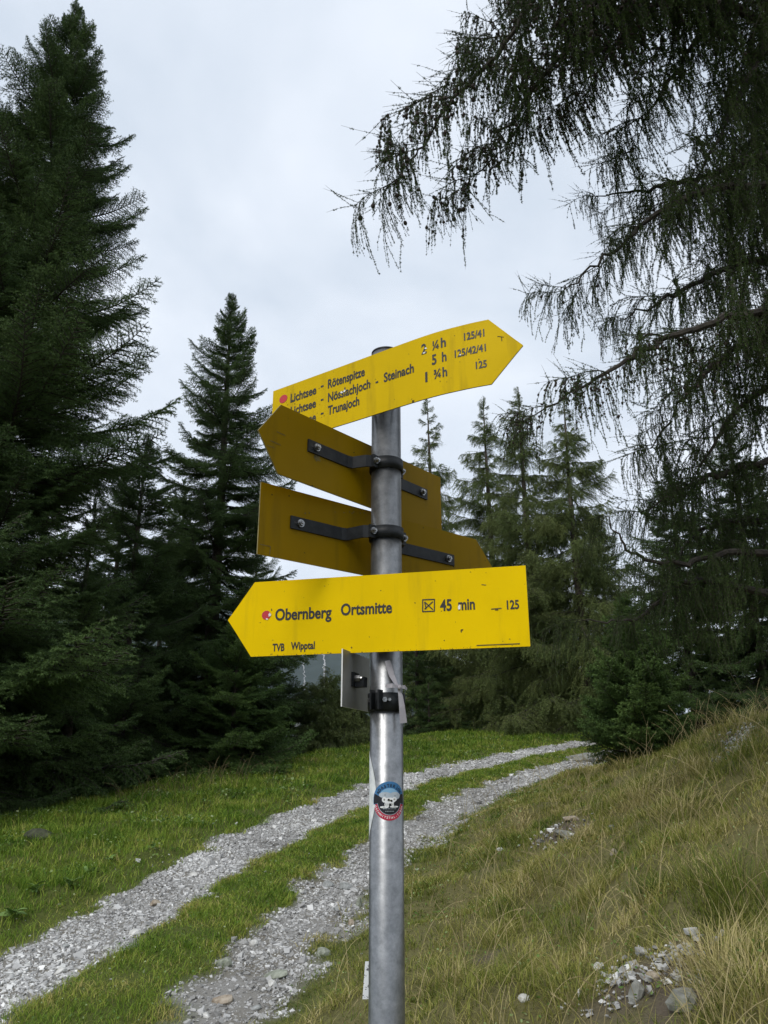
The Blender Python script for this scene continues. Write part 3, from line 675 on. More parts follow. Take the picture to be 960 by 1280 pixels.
grass_patch('bank_grass', 'olive and straw coloured rough grass on the right bank', 900000, (-1.5, 9, 1.8, 16),
    lambda x, y, d: sstep(1.00, 1.14, d - 0.1 * vnoise(x, y, 0.8, 21)) * (0.35 + 0.65 * sstep(-0.7, 0.2, vnoise(x, y, 0.7, 47))) * (0.30 + 0.70 * sstep(-0.5, 0.35, vnoise(x, y, 0.24, 57))) * (1 - 0.85 * bare(x, y)),
    lambda x, y, d, r: (0.05 + 0.05 * sstep(1.1, 2.6, d) + 0.035 * vnoise(x, y, 0.9, 48).clip(-1, 1.3)).clip(0.045, 0.3) * 0.8 * r.uniform(0.5, 1.6, len(x)),
    0.0055, (0.3, 1.6), M_BGRASS, lambda x, y, d: 0.44 + 0.20 * vnoise(x, y, 1.1, 49) + 0.14 * vnoise(x, y, 0.4, 55) + 0.10 * sstep(1.2, 3.0, d), 803)

def herb_leaves(name, label, n, box, accept, mat, seed, size=(0.018, 0.045)):
    rng = np.random.default_rng(seed); x, y = sample(n, box, rng); d = road_d(x, y); k = rng.random(n) < accept(x, y, d) * np.clip(7 / y, 0.3, 1); x, y, d = x[k], y[k], d[k]
    z = height(x, y, d); v = visible(x, y, z); x, y, z = x[v], y[v], z[v]; n = len(x); l = rng.uniform(*size, n) * np.clip(y / 9, 0.8, 1.4); w = l * rng.uniform(0.25, 0.5, n)
    F = np.array([(0, 0, 0), (0.35, 0.8, 0.1), (0.75, 0.7, 0.12), (1, 0, 0.0), (0.75, -0.7, 0.12), (0.35, -0.8, 0.1)]); V = np.stack([F[None, :, 0] * l[:, None], F[None, :, 1] * w[:, None], F[None, :, 2] * l[:, None]], 2)
    V = np.einsum('nij,nkj->nki', rot_mats(n, rng, 0.55), V) + np.stack([x, y, z + rng.uniform(0.015, 0.07, n)], 1)[:, None, :]
    T = np.array([(0, 1, 2), (0, 2, 3), (0, 3, 4), (0, 4, 5)])[None] + (np.arange(n) * 6)[:, None, None]
    tag(link(name, mesh_tris(name, V.reshape(-1, 3), T.reshape(-1, 3), mat, None, {'tint': np.repeat(np.clip(rng.normal(0.5, 0.25, n), 0, 1), 6)})), label, 'plants', kind='stuff')
M_HERB = tint_mat('herb_leaf', [(0.0, (0.050, 0.120, 0.018)), (0.6, (0.150, 0.240, 0.050)), (1.0, (0.40, 0.46, 0.24))], 0.55, 0.25, 0.2)
herb_leaves('verge_herbs', 'small broad herb leaves mixed into the green verge', 110000, (-9, 7, 3, 20), lambda x, y, d: (d < -1.25) * (d > -5.5) * sstep(-0.2, 0.7, vnoise(x, y, 1.2, 71)), M_HERB, 805)
herb_leaves('strip_herbs', 'tiny leaves in the grass strip between the tracks', 50000, (-4, 6, 2.5, 16), lambda x, y, d: (np.abs(d - 0.12) < 0.4) * 0.5, M_HERB, 806, (0.012, 0.026))
herb_leaves('bank_herbs', 'tiny herb leaves between the rough grass of the bank', 60000, (-1, 7, 2, 14), lambda x, y, d: (d > 1.1) * 0.6 * sstep(-0.4, 0.6, vnoise(x, y, 0.8, 72)), M_HERB, 807, (0.012, 0.028))
def tussocks():
    rng = np.random.default_rng(91); X, Y, Z, Hh, Ti, Az, Le = [], [], [], [], [], [], []
    for (px, py, n, h, t, sp) in ((935, 1140, 330, 0.34, 0.22, 0.22), (905, 1105, 240, 0.28, 0.3, 0.2), (900, 1215, 420, 0.26, 0.92, 0.14), (940, 1250, 420, 0.24, 0.95, 0.14), (815, 1118, 240, 0.16, 0.05, 0.08), (850, 1020, 300, 0.30, 0.75, 0.16),
                                  (800, 1000, 240, 0.26, 0.85, 0.14), (880, 975, 260, 0.26, 0.8, 0.14), (690, 1100, 200, 0.2, 0.6, 0.12), (740, 1120, 220, 0.22, 0.7, 0.12), (620, 1180, 200, 0.17, 0.6, 0.1), (560, 1230, 220, 0.16, 0.75, 0.1),
                                  (840, 935, 160, 0.30, 0.85, 0.14), (930, 905, 200, 0.3, 0.8, 0.2), (890, 915, 160, 0.34, 0.85, 0.2), (780, 960, 160, 0.26, 0.8, 0.12), (660, 1210, 220, 0.18, 0.65, 0.1), (720, 1250, 220, 0.2, 0.55, 0.1)):
        p = ground_hit(px, py); r = rng.normal(size=(n, 2)) * sp * 0.6; X.append(p.x + r[:, 0]); Y.append(p.y + r[:, 1]); Az.append(np.arctan2(r[:, 1], r[:, 0]) + rng.normal(size=n) * 0.7)
        Hh.append(h * rng.uniform(0.45, 1.15, n)); Ti.append(np.clip(t + rng.normal(size=n) * 0.16, 0, 1)); Le.append(rng.uniform(0.4, 1.7, n))
    X, Y, Hh, Ti, Az, Le = map(np.concatenate, (X, Y, Hh, Ti, Az, Le)); Z = height(X, Y)
    tag(link('tussock_grass', blades_mesh('tussock_grass', X, Y, Z, Hh, 0.0034 * np.clip(Y / 5, 0.9, 2.2) * rng.uniform(0.6, 1.3, len(X)), Le, rng, M_BGRASS, Ti, Az)), 'long tufted grass clumps, green and brown, on the right bank', 'grass', kind='stuff')
tussocks()
def stalks(name, label, roots, rng, mat, ln=(0.25, 0.55), heads=0.35, wr=0.0011, lean=(0.4, 1.3)):
    g = Geo(); tints = []
    for (x, y) in roots:
        z = H(x, y); l = rng.uniform(*ln); a = rng.uniform(0, 6.28); b = rng.uniform(*lean)
        n = 7; t = np.linspace(0, 1, n + 1); th = 0.15 + b * t ** 1.3
        dx = np.cumsum(np.sin(th)) * l / n; dz = np.cumsum(np.cos(th)) * l / n
        pts = np.stack([x + dx * math.cos(a), y + dx * math.sin(a), z + dz], 1)
        k0 = g.n; g.tube(pts, np.linspace(wr * 1.2, wr * 0.7, n + 1) * max(1.0, y / 6), 3)
        if rng.random() < heads:
            e = pts[-1]; dd = pts[-1] - pts[-2]; dd /= np.linalg.norm(dd); S0 = [pts[-2]]; S1 = [e + dd * 0.02]
            needles(g, S0, S1, 260, 0.016, 0.003, rng, 1.6, 0)
        tints += [rng.uniform(0.1, 1)] * (g.n - k0)
    me = mesh_tris(name, np.concatenate(g.V), np.concatenate(g.T), mat, None, {'tint': np.array(tints)})
    tag(link(name, me), label, 'grass', kind='stuff')
rng = np.random.default_rng(55)
roots = []
for _ in range(9000):
    x, y = rng.uniform(-0.5, 6.5), rng.uniform(2.2, 12.5); d = float(road_d(x, y)[0])
    if d > 1.15 and rng.random() < min(1, (d - 1.0) / 2.2) * (0.35 + 0.65 * (vnoise(np.array(x), np.array(y), 0.8, 50) > 0.1)) * min(1, 5 / y): roots.append((x, y))
    if len(roots) > 1500: break
stalks('dry_grass_stalks', 'thin straw coloured stalks arching over the right bank', roots, rng, M_STRAW, (0.18, 0.52), 0.35, 0.0013)
roots = []
for _ in range(600):
    px = rng.uniform(180, 350); e = rng.normal() * 0.25; p = ground_hit(px, 1002 - (px - 180) * 0.27 + 4); roots.append((p.x + rng.normal() * 0.3, p.y + e))
    if len(roots) > 110: break
stalks('forest_edge_stalks', 'brownish dry stalks along the forest edge behind the verge', roots, rng, tint_mat('brown_stalks', [(0.0, (0.07, 0.06, 0.03)), (1.0, (0.20, 0.16, 0.08))], 0.7, 0.1), (0.15, 0.4), 0.5, 0.0013, (0.3, 1.5))

# ------------------------------------------------------------------ larger stones and rocks
M_ROCKS = {'d': plain_mat('mossy_boulder', (0.03, 0.035, 0.02), (0.08, 0.085, 0.05), 12, 0.95, bmp=0.8), 'w': plain_mat('pale_stone', (0.42, 0.41, 0.38), (0.70, 0.69, 0.66), 25, 0.85, bmp=0.5),
           'g': plain_mat('grey_stone', (0.20, 0.205, 0.195), (0.40, 0.41, 0.40), 25, 0.85, bmp=0.6),
           'n': plain_mat('green_grey_stone', (0.17, 0.18, 0.14), (0.36, 0.38, 0.31), 25, 0.85, bmp=0.5),
           't': plain_mat('tan_stone', (0.22, 0.17, 0.12), (0.46, 0.40, 0.32), 25, 0.85, bmp=0.5),
           'k': plain_mat('lichen_rock', (0.13, 0.13, 0.11), (0.36, 0.36, 0.33), 9, 0.9, bmp=0.8)}
def rock(px, py, wpx, hpx, mt, label, seed, deep=1.0, rotz=None):
    rng = np.random.default_rng(seed); p = ground_hit(px, py); dep = p.y * CP + p.z * SP
    w = wpx / 960 * dep; h = hpx / 960 * dep
    bm = bmesh.new(); bmesh.ops.create_icosphere(bm, subdivisions=2, radius=1.0)
    pl = rng.normal(size=(9, 3)); pl /= np.linalg.norm(pl, axis=1)[:, None]; cut = rng.uniform(0.55, 0.9, 9)
    for v in bm.verts:
        c = np.array(v.co)
        for nn, q in zip(pl, cut):
            e = c @ nn - q
            if e > 0: c = c - nn * e
        c += rng.normal(size=3) * 0.025
        v.co = Vector(c * (w / 2 * 1.15, w / 2 * deep, h / 2 * 1.25))
    me = bpy.data.meshes.new('rock'); bm.to_mesh(me); bm.free(); me.materials.append(M_ROCKS[mt])
    me.polygons.foreach_set('use_smooth', np.zeros(len(me.polygons), bool))
    o = link('rock', me, None, (p.x, p.y, p.z + h * 0.12), (rng.normal() * 0.12, rng.normal() * 0.12, rng.uniform(-0.5, 0.5) if rotz is None else rotz))
    tag(o, label, 'rock')
RK = [(75, 1217, 16, 10, 'w', 'whitish stone near the lower left corner, on the left wheel track'), (169, 1168, 19, 8, 'w', 'flat whitish stone at the grass edge of the left wheel track'),
      (242, 1096, 10, 7, 'w', 'small bright white stone halfway up the left wheel track'), (194, 1131, 15, 8, 't', 'brownish flat stone in the middle of the left wheel track'),
      (280, 1206, 19, 13, 'n', 'greenish grey stone at the left border of the right wheel track'), (403, 1194, 19, 13, 'n', 'rounded grey-green stone left of the pole by the grass'),
      (449, 1134, 9, 15, 'n', 'upright pale stone close to the left side of the pole'), (422, 1138, 13, 8, 'g', 'grey stone a little left of the upright one by the pole'),
      (345, 1220, 28, 8, 'n', 'long flat slab on the right wheel track'), (278, 1253, 25, 11, 't', 'brownish stone in the right wheel track at the bottom edge'),
      (432, 1111, 17, 12, 'g', 'pale grey stone sunk into the right wheel track near the pole'), (410, 1108, 14, 9, 'g', 'low grey stone left of the sunken one near the pole'),
      (317, 1181, 12, 9, 'w', 'whitish stone at the upper border of the right wheel track'), (440, 1156, 12, 8, 't', 'reddish brown stone beside the pole'),
      (339, 1232, 11, 8, 'w', 'small whitish stone just below the long flat slab'), (257, 1271, 13, 6, 'w', 'whitish chip at the very bottom of the right wheel track'),
      (320, 1261, 13, 6, 'g', 'grey chip right of the brownish stone at the bottom edge'), (82, 1184, 11, 6, 'g', 'grey stone on the left wheel track above the whitish one'),
      (749, 1211, 15, 10, 'w', 'white stone on the bare patch of the bank, leftmost'), (815, 1223, 20, 12, 't', 'tan and white stone in the middle of the bare patch'),
      (876, 1229, 14, 13, 'g', 'rounded grey stone above the slanting slab on the bank'), (857, 1191, 11, 8, 'w', 'small white stone at the top of the bare patch'),
      (846, 1197, 8, 7, 'w', 'tiny white stone next to the small one atop the bare patch'), (826, 1210, 9, 7, 'w', 'small pale stone above the tan one on the bank'),
      (855, 1257, 46, 24, 'k', 'large slanting grey slab half buried at the lower right'), (796, 1249, 22, 28, 'k', 'dark mossy rock block in the bank below the stones'),
      (625, 1063, 11, 6, 'w', 'lone pale stone in the bank grass right of the pole'), (655, 1251, 14, 9, 'w', 'lone whitish stone in the bank grass near the bottom'),
      (767, 1067, 12, 8, 't', 'tan stone in the grass at mid bank'), (930, 923, 11, 6, 'w', 'white stone in the pale scree streak at the top right of the bank'),
      (944, 911, 10, 6, 'w', 'white stone highest in the pale scree streak on the bank'), (919, 938, 12, 7, 'w', 'lowest white stone of the pale scree streak on the bank'),
      (734, 951, 46, 17, 'k', 'grey rock outcrop at the foot of the little spruce'), (706, 1044, 30, 10, 'k', 'low grey rock showing through the bank grass'),
      (716, 1026, 22, 8, 't', 'brown rock in the bare earth above the low grey one'), (48, 1048, 34, 16, 'd', 'dark boulder in the meadow at the left edge under the spruce')]
for i, (px, py, w, h, m, lb) in enumerate(RK): rock(px, py, w, h, m, lb, 3000 + i)

# ------------------------------------------------------------------ broad-leaved plants on the verge
M_LEAF = foliage_mat('dock_leaf', (0.110, 0.190, 0.045), (0.200, 0.290, 0.100), 0.5)
def leaf_mesh():
    g = Geo(); n = 6; V = []; T = []
    for i in range(n + 1):
        t = i / n; w = 0.034 * math.sin(math.pi * (0.08 + 0.92 * t) ** 0.8) if i < n else 0.001
        x = 0.15 * t; z = 0.09 * t - 0.10 * t * t
        V += [(x, -w, z + 0.010), (x, 0, z), (x, w, z + 0.010)]
    for i in range(n):
        a = 3 * i
        for k in (0, 1): T += [(a + k, a + k + 1, a + k + 4), (a + k, a + k + 4, a + k + 3)]
    g.add(V, T); return g.mesh('leaf', M_LEAF, True)
LEAF = leaf_mesh()
for i, (px, py, s, lb) in enumerate([(190, 1064, 0.6, 'broad-leaved plant on the verge beside the track, nearest the brown grass edge'), (88, 1112, 1.0, 'low leafy plant nearest the left wheel track'),
        (40, 1120, 1.1, 'leafy plant rosette at the left picture edge above the track'), (140, 1080, 0.8, 'leafy rosette in mid verge between two others'), (110, 1095, 0.9, 'leafy plant clump on the sunlit verge, left of centre'),
        (205, 1030, 0.8, 'leafy plant in the upper verge'), (255, 1005, 0.8, 'leafy plant in the verge below the young spruce'), (150, 1012, 1.0, 'tall-leaved plant at the forest edge by the dry stalks'),
        (290, 1000, 0.7, 'leafy rosette right of the one below the young spruce'), (15, 1150, 1.1, 'large leafy clump at the lower left picture edge')]):
    rr = np.random.default_rng(600 + i); p = ground_hit(px, py); t = thing('dock_plant', (p.x, p.y, p.z), lb, 'plant', 'broad-leaved plants on the left verge')
    for k in range(9):
        sc_ = 0.62 * s * rr.uniform(0.6, 1.15)
        link('leaf', LEAF, t, (rr.normal() * 0.02, rr.normal() * 0.02, 0.015 + 0.03 * rr.random()), (rr.normal() * 0.3, -rr.uniform(0.0, 0.8), k * 2.4 + rr.normal() * 0.3), (sc_, sc_, sc_))

# ------------------------------------------------------------------ signpost
PX, PY, PR = 0.0045, 1.447, 0.030
PTOP = 0.830
def steel():
    m, n, b = new_mat('galvanised_steel')
    f = noise(n, 46, 6, 0.75); s = noise(n, 7, 4)
    n.links.new(mixcol(n, ramp2(n, f, 0.3, 0.72), (0.16, 0.165, 0.17), (0.34, 0.345, 0.35)), b.inputs['Base Color'])
    n.links.new(ramp2(n, s, 0.3, 0.7, (0.29,) * 3, (0.40,) * 3), b.inputs['Roughness']); b.inputs['Metallic'].default_value = 0.8
    bump(n, b, f, 0.12, 0.002); return m
def sign_mat(name, base, dirt, amount=0.6):
    m, n, b = new_mat(name)
    big = noise(n, 5, 5); fine = noise(n, 160, 3); spots = noise(n, 85, 2, 0.4)
    c = mixcol(n, ramp2(n, big, 0.32, 0.70), base, tuple(v * 0.84 for v in base))
    c = mixcol(n, ramp2(n, spots, 0.745, 0.77), c, dirt)
    st = nd(n, 'ShaderNodeTexCoord'); mp = nd(n, 'ShaderNodeMapping'); mp.inputs['Scale'].default_value = (38, 38, 5)
    zz = nd(n, 'ShaderNodeTexNoise'); zz.inputs['Scale'].default_value = 1; zz.inputs['Detail'].default_value = 4
    n.links.new(st.outputs['Object'], mp.inputs[0]); n.links.new(mp.outputs[0], zz.inputs['Vector'])
    fac = nd(n, 'ShaderNodeMath', operation='MULTIPLY'); fac.inputs[1].default_value = 0.42 * amount
    rr_ = ramp2(n, zz.outputs['Fac'], 0.55, 0.8); n.links.new(rr_, fac.inputs[0])
    c = mixcol(n, fac.outputs[0], c, dirt)
    n.links.new(c, b.inputs['Base Color']); n.links.new(ramp2(n, big, 0.3, 0.7, (0.38,) * 3, (0.55,) * 3), b.inputs['Roughness'])
    b.inputs['Specular IOR Level'].default_value = 0.05; bump(n, b, fine, 0.04, 0.001); return m
M_STEEL = steel()
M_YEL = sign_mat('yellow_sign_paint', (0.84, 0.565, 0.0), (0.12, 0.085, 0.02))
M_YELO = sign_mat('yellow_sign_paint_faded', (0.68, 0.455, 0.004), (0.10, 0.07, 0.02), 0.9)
M_YEL_SHADE = sign_mat('yellow_sign_back_shaded', (0.21, 0.125, 0.0), (0.04, 0.035, 0.01), 1.0)  # same yellow paint, with the shade on the backs put into the colour
M_EDGE = plain_mat('sign_edge', (0.10, 0.085, 0.03), (0.30, 0.25, 0.10), 60, 0.7)
M_DARK = plain_mat('dark_bracket_steel', (0.006, 0.007, 0.008), (0.018, 0.020, 0.022), 45, 0.5, 0.0, 0.22, bmp=0.1)
M_BOLT = plain_mat('bolt_steel', (0.16, 0.16, 0.16), (0.40, 0.40, 0.40), 200, 0.28, 0.9)
M_ALU = plain_mat('aluminium_plate', (0.20, 0.195, 0.18), (0.29, 0.285, 0.27), 12, 0.5, 0.5, 0.4)
M_ALUE = plain_mat('aluminium_cut_edge', (0.62, 0.61, 0.58), (0.78, 0.77, 0.74), 30, 0.5, 0.2)
M_PAPER = plain_mat('weathered_white_paper', (0.55, 0.58, 0.58), (0.80, 0.81, 0.80), 70, 0.7)
M_CAP = plain_mat('black_plastic', (0.015, 0.015, 0.016), (0.04, 0.04, 0.042), 30, 0.5)
def ink(name, c, flake, lim):
    m, n, b = new_mat(name); f = noise(n, 150, 3, 0.6)
    n.links.new(mixcol(n, ramp2(n, f, lim, lim + 0.03), c, flake), b.inputs['Base Color']); b.inputs['Roughness'].default_value = 0.5; return m
M_INK = ink('black_lettering', (0.014, 0.013, 0.012), (0.55, 0.45, 0.12), 0.70)
M_INKC = ink('black_lettering_clean', (0.014, 0.013, 0.012), (0.20, 0.16, 0.05), 0.80)
M_RED = ink('red_mark', (0.50, 0.018, 0.028), (0.55, 0.10, 0.05), 0.70)
M_WHITE = plain_mat('white_print', (0.72, 0.72, 0.72), (0.82, 0.82, 0.82), 60, 0.6)

post_g = H(PX, PY)
post = thing('signpost', (PX, PY, post_g), 'galvanised pole carrying four yellow arrow signs, a small plate and stickers', 'signpost')
OFF = np.array([PX, PY, post_g])
def part(name, V, T, mat, parent=post, midx=None, smooth=False, label=None):
    o = link(name, mesh_tris(name, np.asarray(V, float) - OFF, T, mat, midx, None, smooth), parent)
    if label: o['label'] = label
    return o
def gpart(name, g, mat, parent=post, smooth=False, label=None):
    return part(name, np.concatenate(g.V), np.concatenate(g.T), mat, parent, np.concatenate(g.M), smooth, label)
g = Geo(); nS = 56
g.tube([(PX, PY, post_g - 0.3), (PX, PY, post_g + 0.4), (PX, PY, PTOP)], PR, nS, 0, True)
pole = gpart('pole', g, M_STEEL, smooth=True)
me = pole.data; sm = np.array([abs(p.normal.z) < 0.5 for p in me.polygons]); me.polygons.foreach_set('use_smooth', sm)
g = Geo(); g.tube([(PX, PY, PTOP + 0.001), (PX, PY, PTOP + 0.0035), (PX, PY, PTOP + 0.004)], [PR + 0.0012, PR + 0.0012, PR * 0.9], nS, 0, True)
gpart('pole_cap', g, M_CAP, pole)

class Board:
    """a sign plate standing on a plan curve; s runs along it, z up, n is the side the viewer sees"""
    def __init__(s, plan, z0, z1, tip):                     # tip: 'L', 'R' or None, length included in plan
        p = catmull(np.array(plan, float), 10) if len(plan) > 2 else np.linspace(plan[0], plan[1], 24)
        s.p = p; s.S = np.concatenate([[0], np.cumsum(np.linalg.norm(np.diff(p, axis=0), axis=1))]); s.L = s.S[-1]
        s.z0, s.z1, s.tip = z0, z1, tip
        t = np.gradient(p, axis=0); t /= np.linalg.norm(t, axis=1)[:, None]
        s.N = np.stack([t[:, 1], -t[:, 0]], 1)
        if s.N[:, 1].mean() > 0: s.N = -s.N
    def pt(s, a, z, off=0.0):
        a = np.asarray(a, float); z = np.asarray(z, float)
        x = np.interp(a, s.S, s.p[:, 0]); y = np.interp(a, s.S, s.p[:, 1])
        # extend straight past the ends
        nx = np.interp(a, s.S, s.N[:, 0]); ny = np.interp(a, s.S, s.N[:, 1])
        return np.stack([x + nx * off, y + ny * off, z + 0 * x], -1)
    def inv(s, px, py):
        aa = np.linspace(0, s.L, 1500); q = s.pt(aa, 0 * aa); d = ray(px, py)
        k = np.argmin(np.abs(q[:, 0] * d[1] - q[:, 1] * d[0])); return aa[k], d[2] * q[k, 1] / d[1]
    def plate(s, tiplen, mat_front, mat_back, label, th=0.003, chip=0.0):
        n = 44; zc = (s.z0 + s.z1) / 2; a = np.linspace(0, s.L, n + 1); hh = (s.z1 - s.z0) / 2
        half = np.full(n + 1, hh)
        if s.tip == 'L':
            a = np.sort(np.append(a, tiplen)); half = np.minimum(hh, hh * a / tiplen)
        else:
            a = np.sort(np.append(a, s.L - tiplen)); half = np.minimum(hh, hh * (s.L - a) / tiplen)
        half = np.maximum(half, 0.0006); m = len(a)
        F = [s.pt(a, zc + half, th / 2), s.pt(a, zc - half, th / 2), s.pt(a, zc + half, -th / 2), s.pt(a, zc - half, -th / 2)]
        V = np.concatenate(F); T = []; M = []
        for i in range(m - 1):
            A, B, C, D = i, m + i, 2 * m + i, 3 * m + i
            T += [(A, B, B + 1), (A, B + 1, A + 1), (C, D + 1, D), (C, C + 1, D + 1), (A, A + 1, C + 1), (A, C + 1, C), (B, D, D + 1), (B, D + 1, B + 1)]
            M += [0, 0, 1, 1, 2, 2, 2, 2]
        for i in (0, m - 1):
            T += [(i, m + i, 3 * m + i), (i, 3 * m + i, 2 * m + i)]; M += [2, 2]
        s.obj = part('sign_board', V, T, [mat_front, mat_back, M_EDGE], post, M, False, label); return s.obj

B1 = Board([(-0.25, 1.567), (-0.06, 1.432), (0.079, 1.333), (0.150, 1.2935), (0.2006, 1.272), (0.257, 1.251)], 0.669, 0.806, 'R')
B4 = Board([(-0.302, 1.481), (0.2534, 1.335)], 0.1964, 0.3405, 'L')
B2 = Board([(-0.2230, 1.2445), (0.129, 1.658)], 0.4960, 0.632, 'L')
B3 = Board([(-0.2255, 1.317), (0.257, 1.734)], 0.3570, 0.4935, 'R')
B1.plate(0.062, M_YELO, M_YEL_SHADE, 'topmost yellow arrow sign pointing right with three lines of destinations')
B4.plate(0.052, M_YEL, M_YEL_SHADE, 'lowest yellow arrow sign pointing left, lettered Obernberg Ortsmitte')
B2.plate(0.050, M_YEL_SHADE, M_YEL, 'second yellow arrow sign from the top, seen from its shade-darkened back, pointing left')
B3.plate(0.062, M_YEL_SHADE, M_YEL, 'third yellow arrow sign from the top, seen from its shade-darkened back, pointing right')

# lettering
BOLD = 0.026
def text_mesh(txt):
    cu = bpy.data.curves.new('t', 'FONT'); cu.body = txt; cu.size = 1.0; cu.offset = BOLD; cu.resolution_u = 4
    o = bpy.data.objects.new('t', cu); col.objects.link(o); dg = bpy.context.evaluated_depsgraph_get()
    me = bpy.data.meshes.new_from_object(o.evaluated_get(dg)); me.calc_loop_triangles()
    V = np.array([v.co[:] for v in me.vertices]); T = np.array([t.vertices[:] for t in me.loop_triangles])
    bpy.data.objects.remove(o); bpy.data.curves.remove(cu); bpy.data.meshes.remove(me); return V, T
_cap = text_mesh('H')[0][:, 1].max()
def word(b, txt, px0, py0, px1, py1, cap_px, mat=M_INK, name='lettering'):
    V, T = text_mesh(txt); a0, z0 = b.inv(px0, py0); a1, z1 = b.inv(px1, py1)
    _, zt = b.inv(px0, py0 - cap_px); ch = zt - z0
    x0, x1 = V[:, 0].min(), V[:, 0].max(); t = (V[:, 0] - x0) / (x1 - x0)
    a = a0 + (a1 - a0) * t; z = (z0 + z1) / 2 + V[:, 1] / _cap * ch
    part(name, b.pt(a, z, 0.0021), T, mat, b.obj)
def disc(b, px, py, rpx, mat, name, off=0.0021, sy=1.0, seed=0, n=24):
    a0, z0 = b.inv(px, py); a1, _ = b.inv(px + rpx, py); _, z1 = b.inv(px, py - rpx)
    an = np.linspace(0, 2 * math.pi, n, endpoint=False); rr = np.random.default_rng(seed); j = 1 + (rr.normal(size=n) * 0.25 if seed else 0)
    V = b.pt(np.append(a0, a0 + abs(a1 - a0) * np.cos(an) * j), np.append(z0, z0 + (z1 - z0) * np.sin(an) * j * sy), off)
    part(name, V, [(0, 1 + k, 1 + (k + 1) % n) for k in range(n)], mat, b.obj)
for w_ in [('Lichtsee', 363.7, 501.8, 395.9, 494.2, 10.3), ('-', 401.5, 487, 405, 486, 10), ('Rötenspitze', 410.5, 485.8, 456.6, 469.8, 10.8),
           ('Lichtsee', 363.7, 519, 395.5, 509.6, 10.3), ('-', 401.5, 503.8, 405, 502.8, 10), ('Nösslachjoch', 410.5, 502.8, 463.4, 485, 10.8), ('-', 470, 482, 473.5, 481, 10.5), ('Steinach', 480.4, 477, 518, 466.6, 11.2),
           ('Lichtsee', 363.7, 536.0, 395.5, 526.7, 10.3), ('-', 401.5, 521, 405, 520, 10), ('Trunajoch', 410.5, 519.8, 449.8, 505.5, 10.8),
           ('2', 527.5, 443.3, 533.8, 441.8, 12.3), ('¼', 540.8, 438, 549, 435.6, 10.5), ('h', 551.5, 435.2, 558, 433, 12), ('5', 540.5, 456.5, 546.2, 455, 12.3), ('h', 553, 452.8, 558.8, 451, 12),
           ('1', 532.4, 478, 534.9, 477.4, 12.3), ('¾', 543, 473.8, 551.7, 471.6, 10.8), ('h', 553.8, 471.6, 559.6, 470, 12), ('125/41', 580.5, 425.4, 606, 421.5, 9),
           ('125/42/41', 568.8, 447, 607.8, 439.8, 9), ('125', 595.3, 461.6, 609, 459.2, 9)]:
    word(B1, *w_)
disc(B1, 355, 499, 4.9, M_RED, 'red_dot')
for w_ in [('Obernberg', 344.2, 776.3, 414.6, 771.5, 14.2), ('Ortsmitte', 426.3, 769.6, 490.3, 765.6, 14.2), ('45', 550.4, 763.6, 565, 763.2, 14), ('min', 573.3, 762.6, 593.8, 761.6, 14),
           ('125', 633.8, 761.6, 649.2, 761, 11), ('TVB', 340.8, 814.4, 356, 813.4, 9.3), ('Wipptal', 363.8, 812.6, 393.8, 810.6, 9.3)]:
    word(B4, *w_, mat=M_INKC)
disc(B4, 333.4, 769.2, 5.6, M_RED, 'red_dot'); disc(B4, 337.8, 769.0, 1.6, M_WHITE, 'paint_chip', 0.0026, 1.6, 7); disc(B4, 334.5, 774.0, 1.5, M_WHITE, 'paint_chip', 0.0026, 0.6, 8)
for (px, py, r_, sd) in ((428, 491, 2.0, 3), (431.5, 489.5, 1.7, 4), (533, 436, 1.5, 5), (531, 441.5, 1.2, 6), (576, 444, 1.2, 9)): disc(B1, px, py, r_, M_WHITE, 'paint_chip', 0.0026, 0.8, sd, 9)
disc(B4, 574.2, 759.5, 1.6, M_WHITE, 'paint_chip', 0.0026, 1.8, 11, 9)
def stroke(b, px0, py0, px1, py1, wpx, mat, name, off=0.0021):
    q0, q1 = np.array(b.inv(px0, py0)), np.array(b.inv(px1, py1)); d = q1 - q0; d /= np.linalg.norm(d); nrm = np.array([-d[1], d[0]]) * wpx / 960 * 1.42 / 2
    c = np.array([q0 - nrm, q1 - nrm, q1 + nrm, q0 + nrm]); part(name, b.pt(c[:, 0], c[:, 1], off), [(0, 1, 2), (0, 2, 3)], mat, b.obj)
for s_ in ((528.6, 750, 528.6, 765), (543.2, 749, 543.2, 764.2), (528.2, 750, 543.6, 749.4), (528.2, 764.8, 543.6, 764.2)): stroke(B4, *s_, 1.4, M_INKC, 'box_mark')
for s_ in ((531.0, 752.5, 541.2, 762.2), (531.0, 761.8, 541.2, 752.2), (531, 753, 533, 761.5)): stroke(B4, *s_, 1.3, M_INKC, 'box_mark', 0.0023)
M_GRIME = plain_mat('grime', (0.06, 0.045, 0.012), (0.16, 0.12, 0.03), 120, 0.8)
rg = np.random.default_rng(12)
for _ in range(9): 
    px = rg.uniform(320, 655); disc(B4, px, rg.uniform(716, 806), rg.uniform(0.4, 0.9), M_GRIME, 'speck', 0.0022, 0.6, 20 + _, 7)
for _ in range(46):
    px = rg.uniform(312, 660); disc(B4, px, 820.6 - (px - 312) * 0.0365 - abs(rg.normal()) * 1.1, rg.uniform(0.3, 0.9), M_GRIME, 'speck', 0.0022, 0.5, 100 + _, 7)
for _ in range(26):
    px = rg.uniform(350, 600); disc(B1, px, rg.uniform(0, 1) * 60 + 488 - (px - 342) * 0.31, rg.uniform(0.3, 0.7), M_GRIME, 'speck', 0.0022, 0.8, 160 + _, 6)
stroke(B4, 614, 761.6, 627, 760.6, 1.2, M_GRIME, 'scuff'); stroke(B4, 619, 762.6, 623, 762.3, 1.4, M_GRIME, 'scuff', 0.0024)
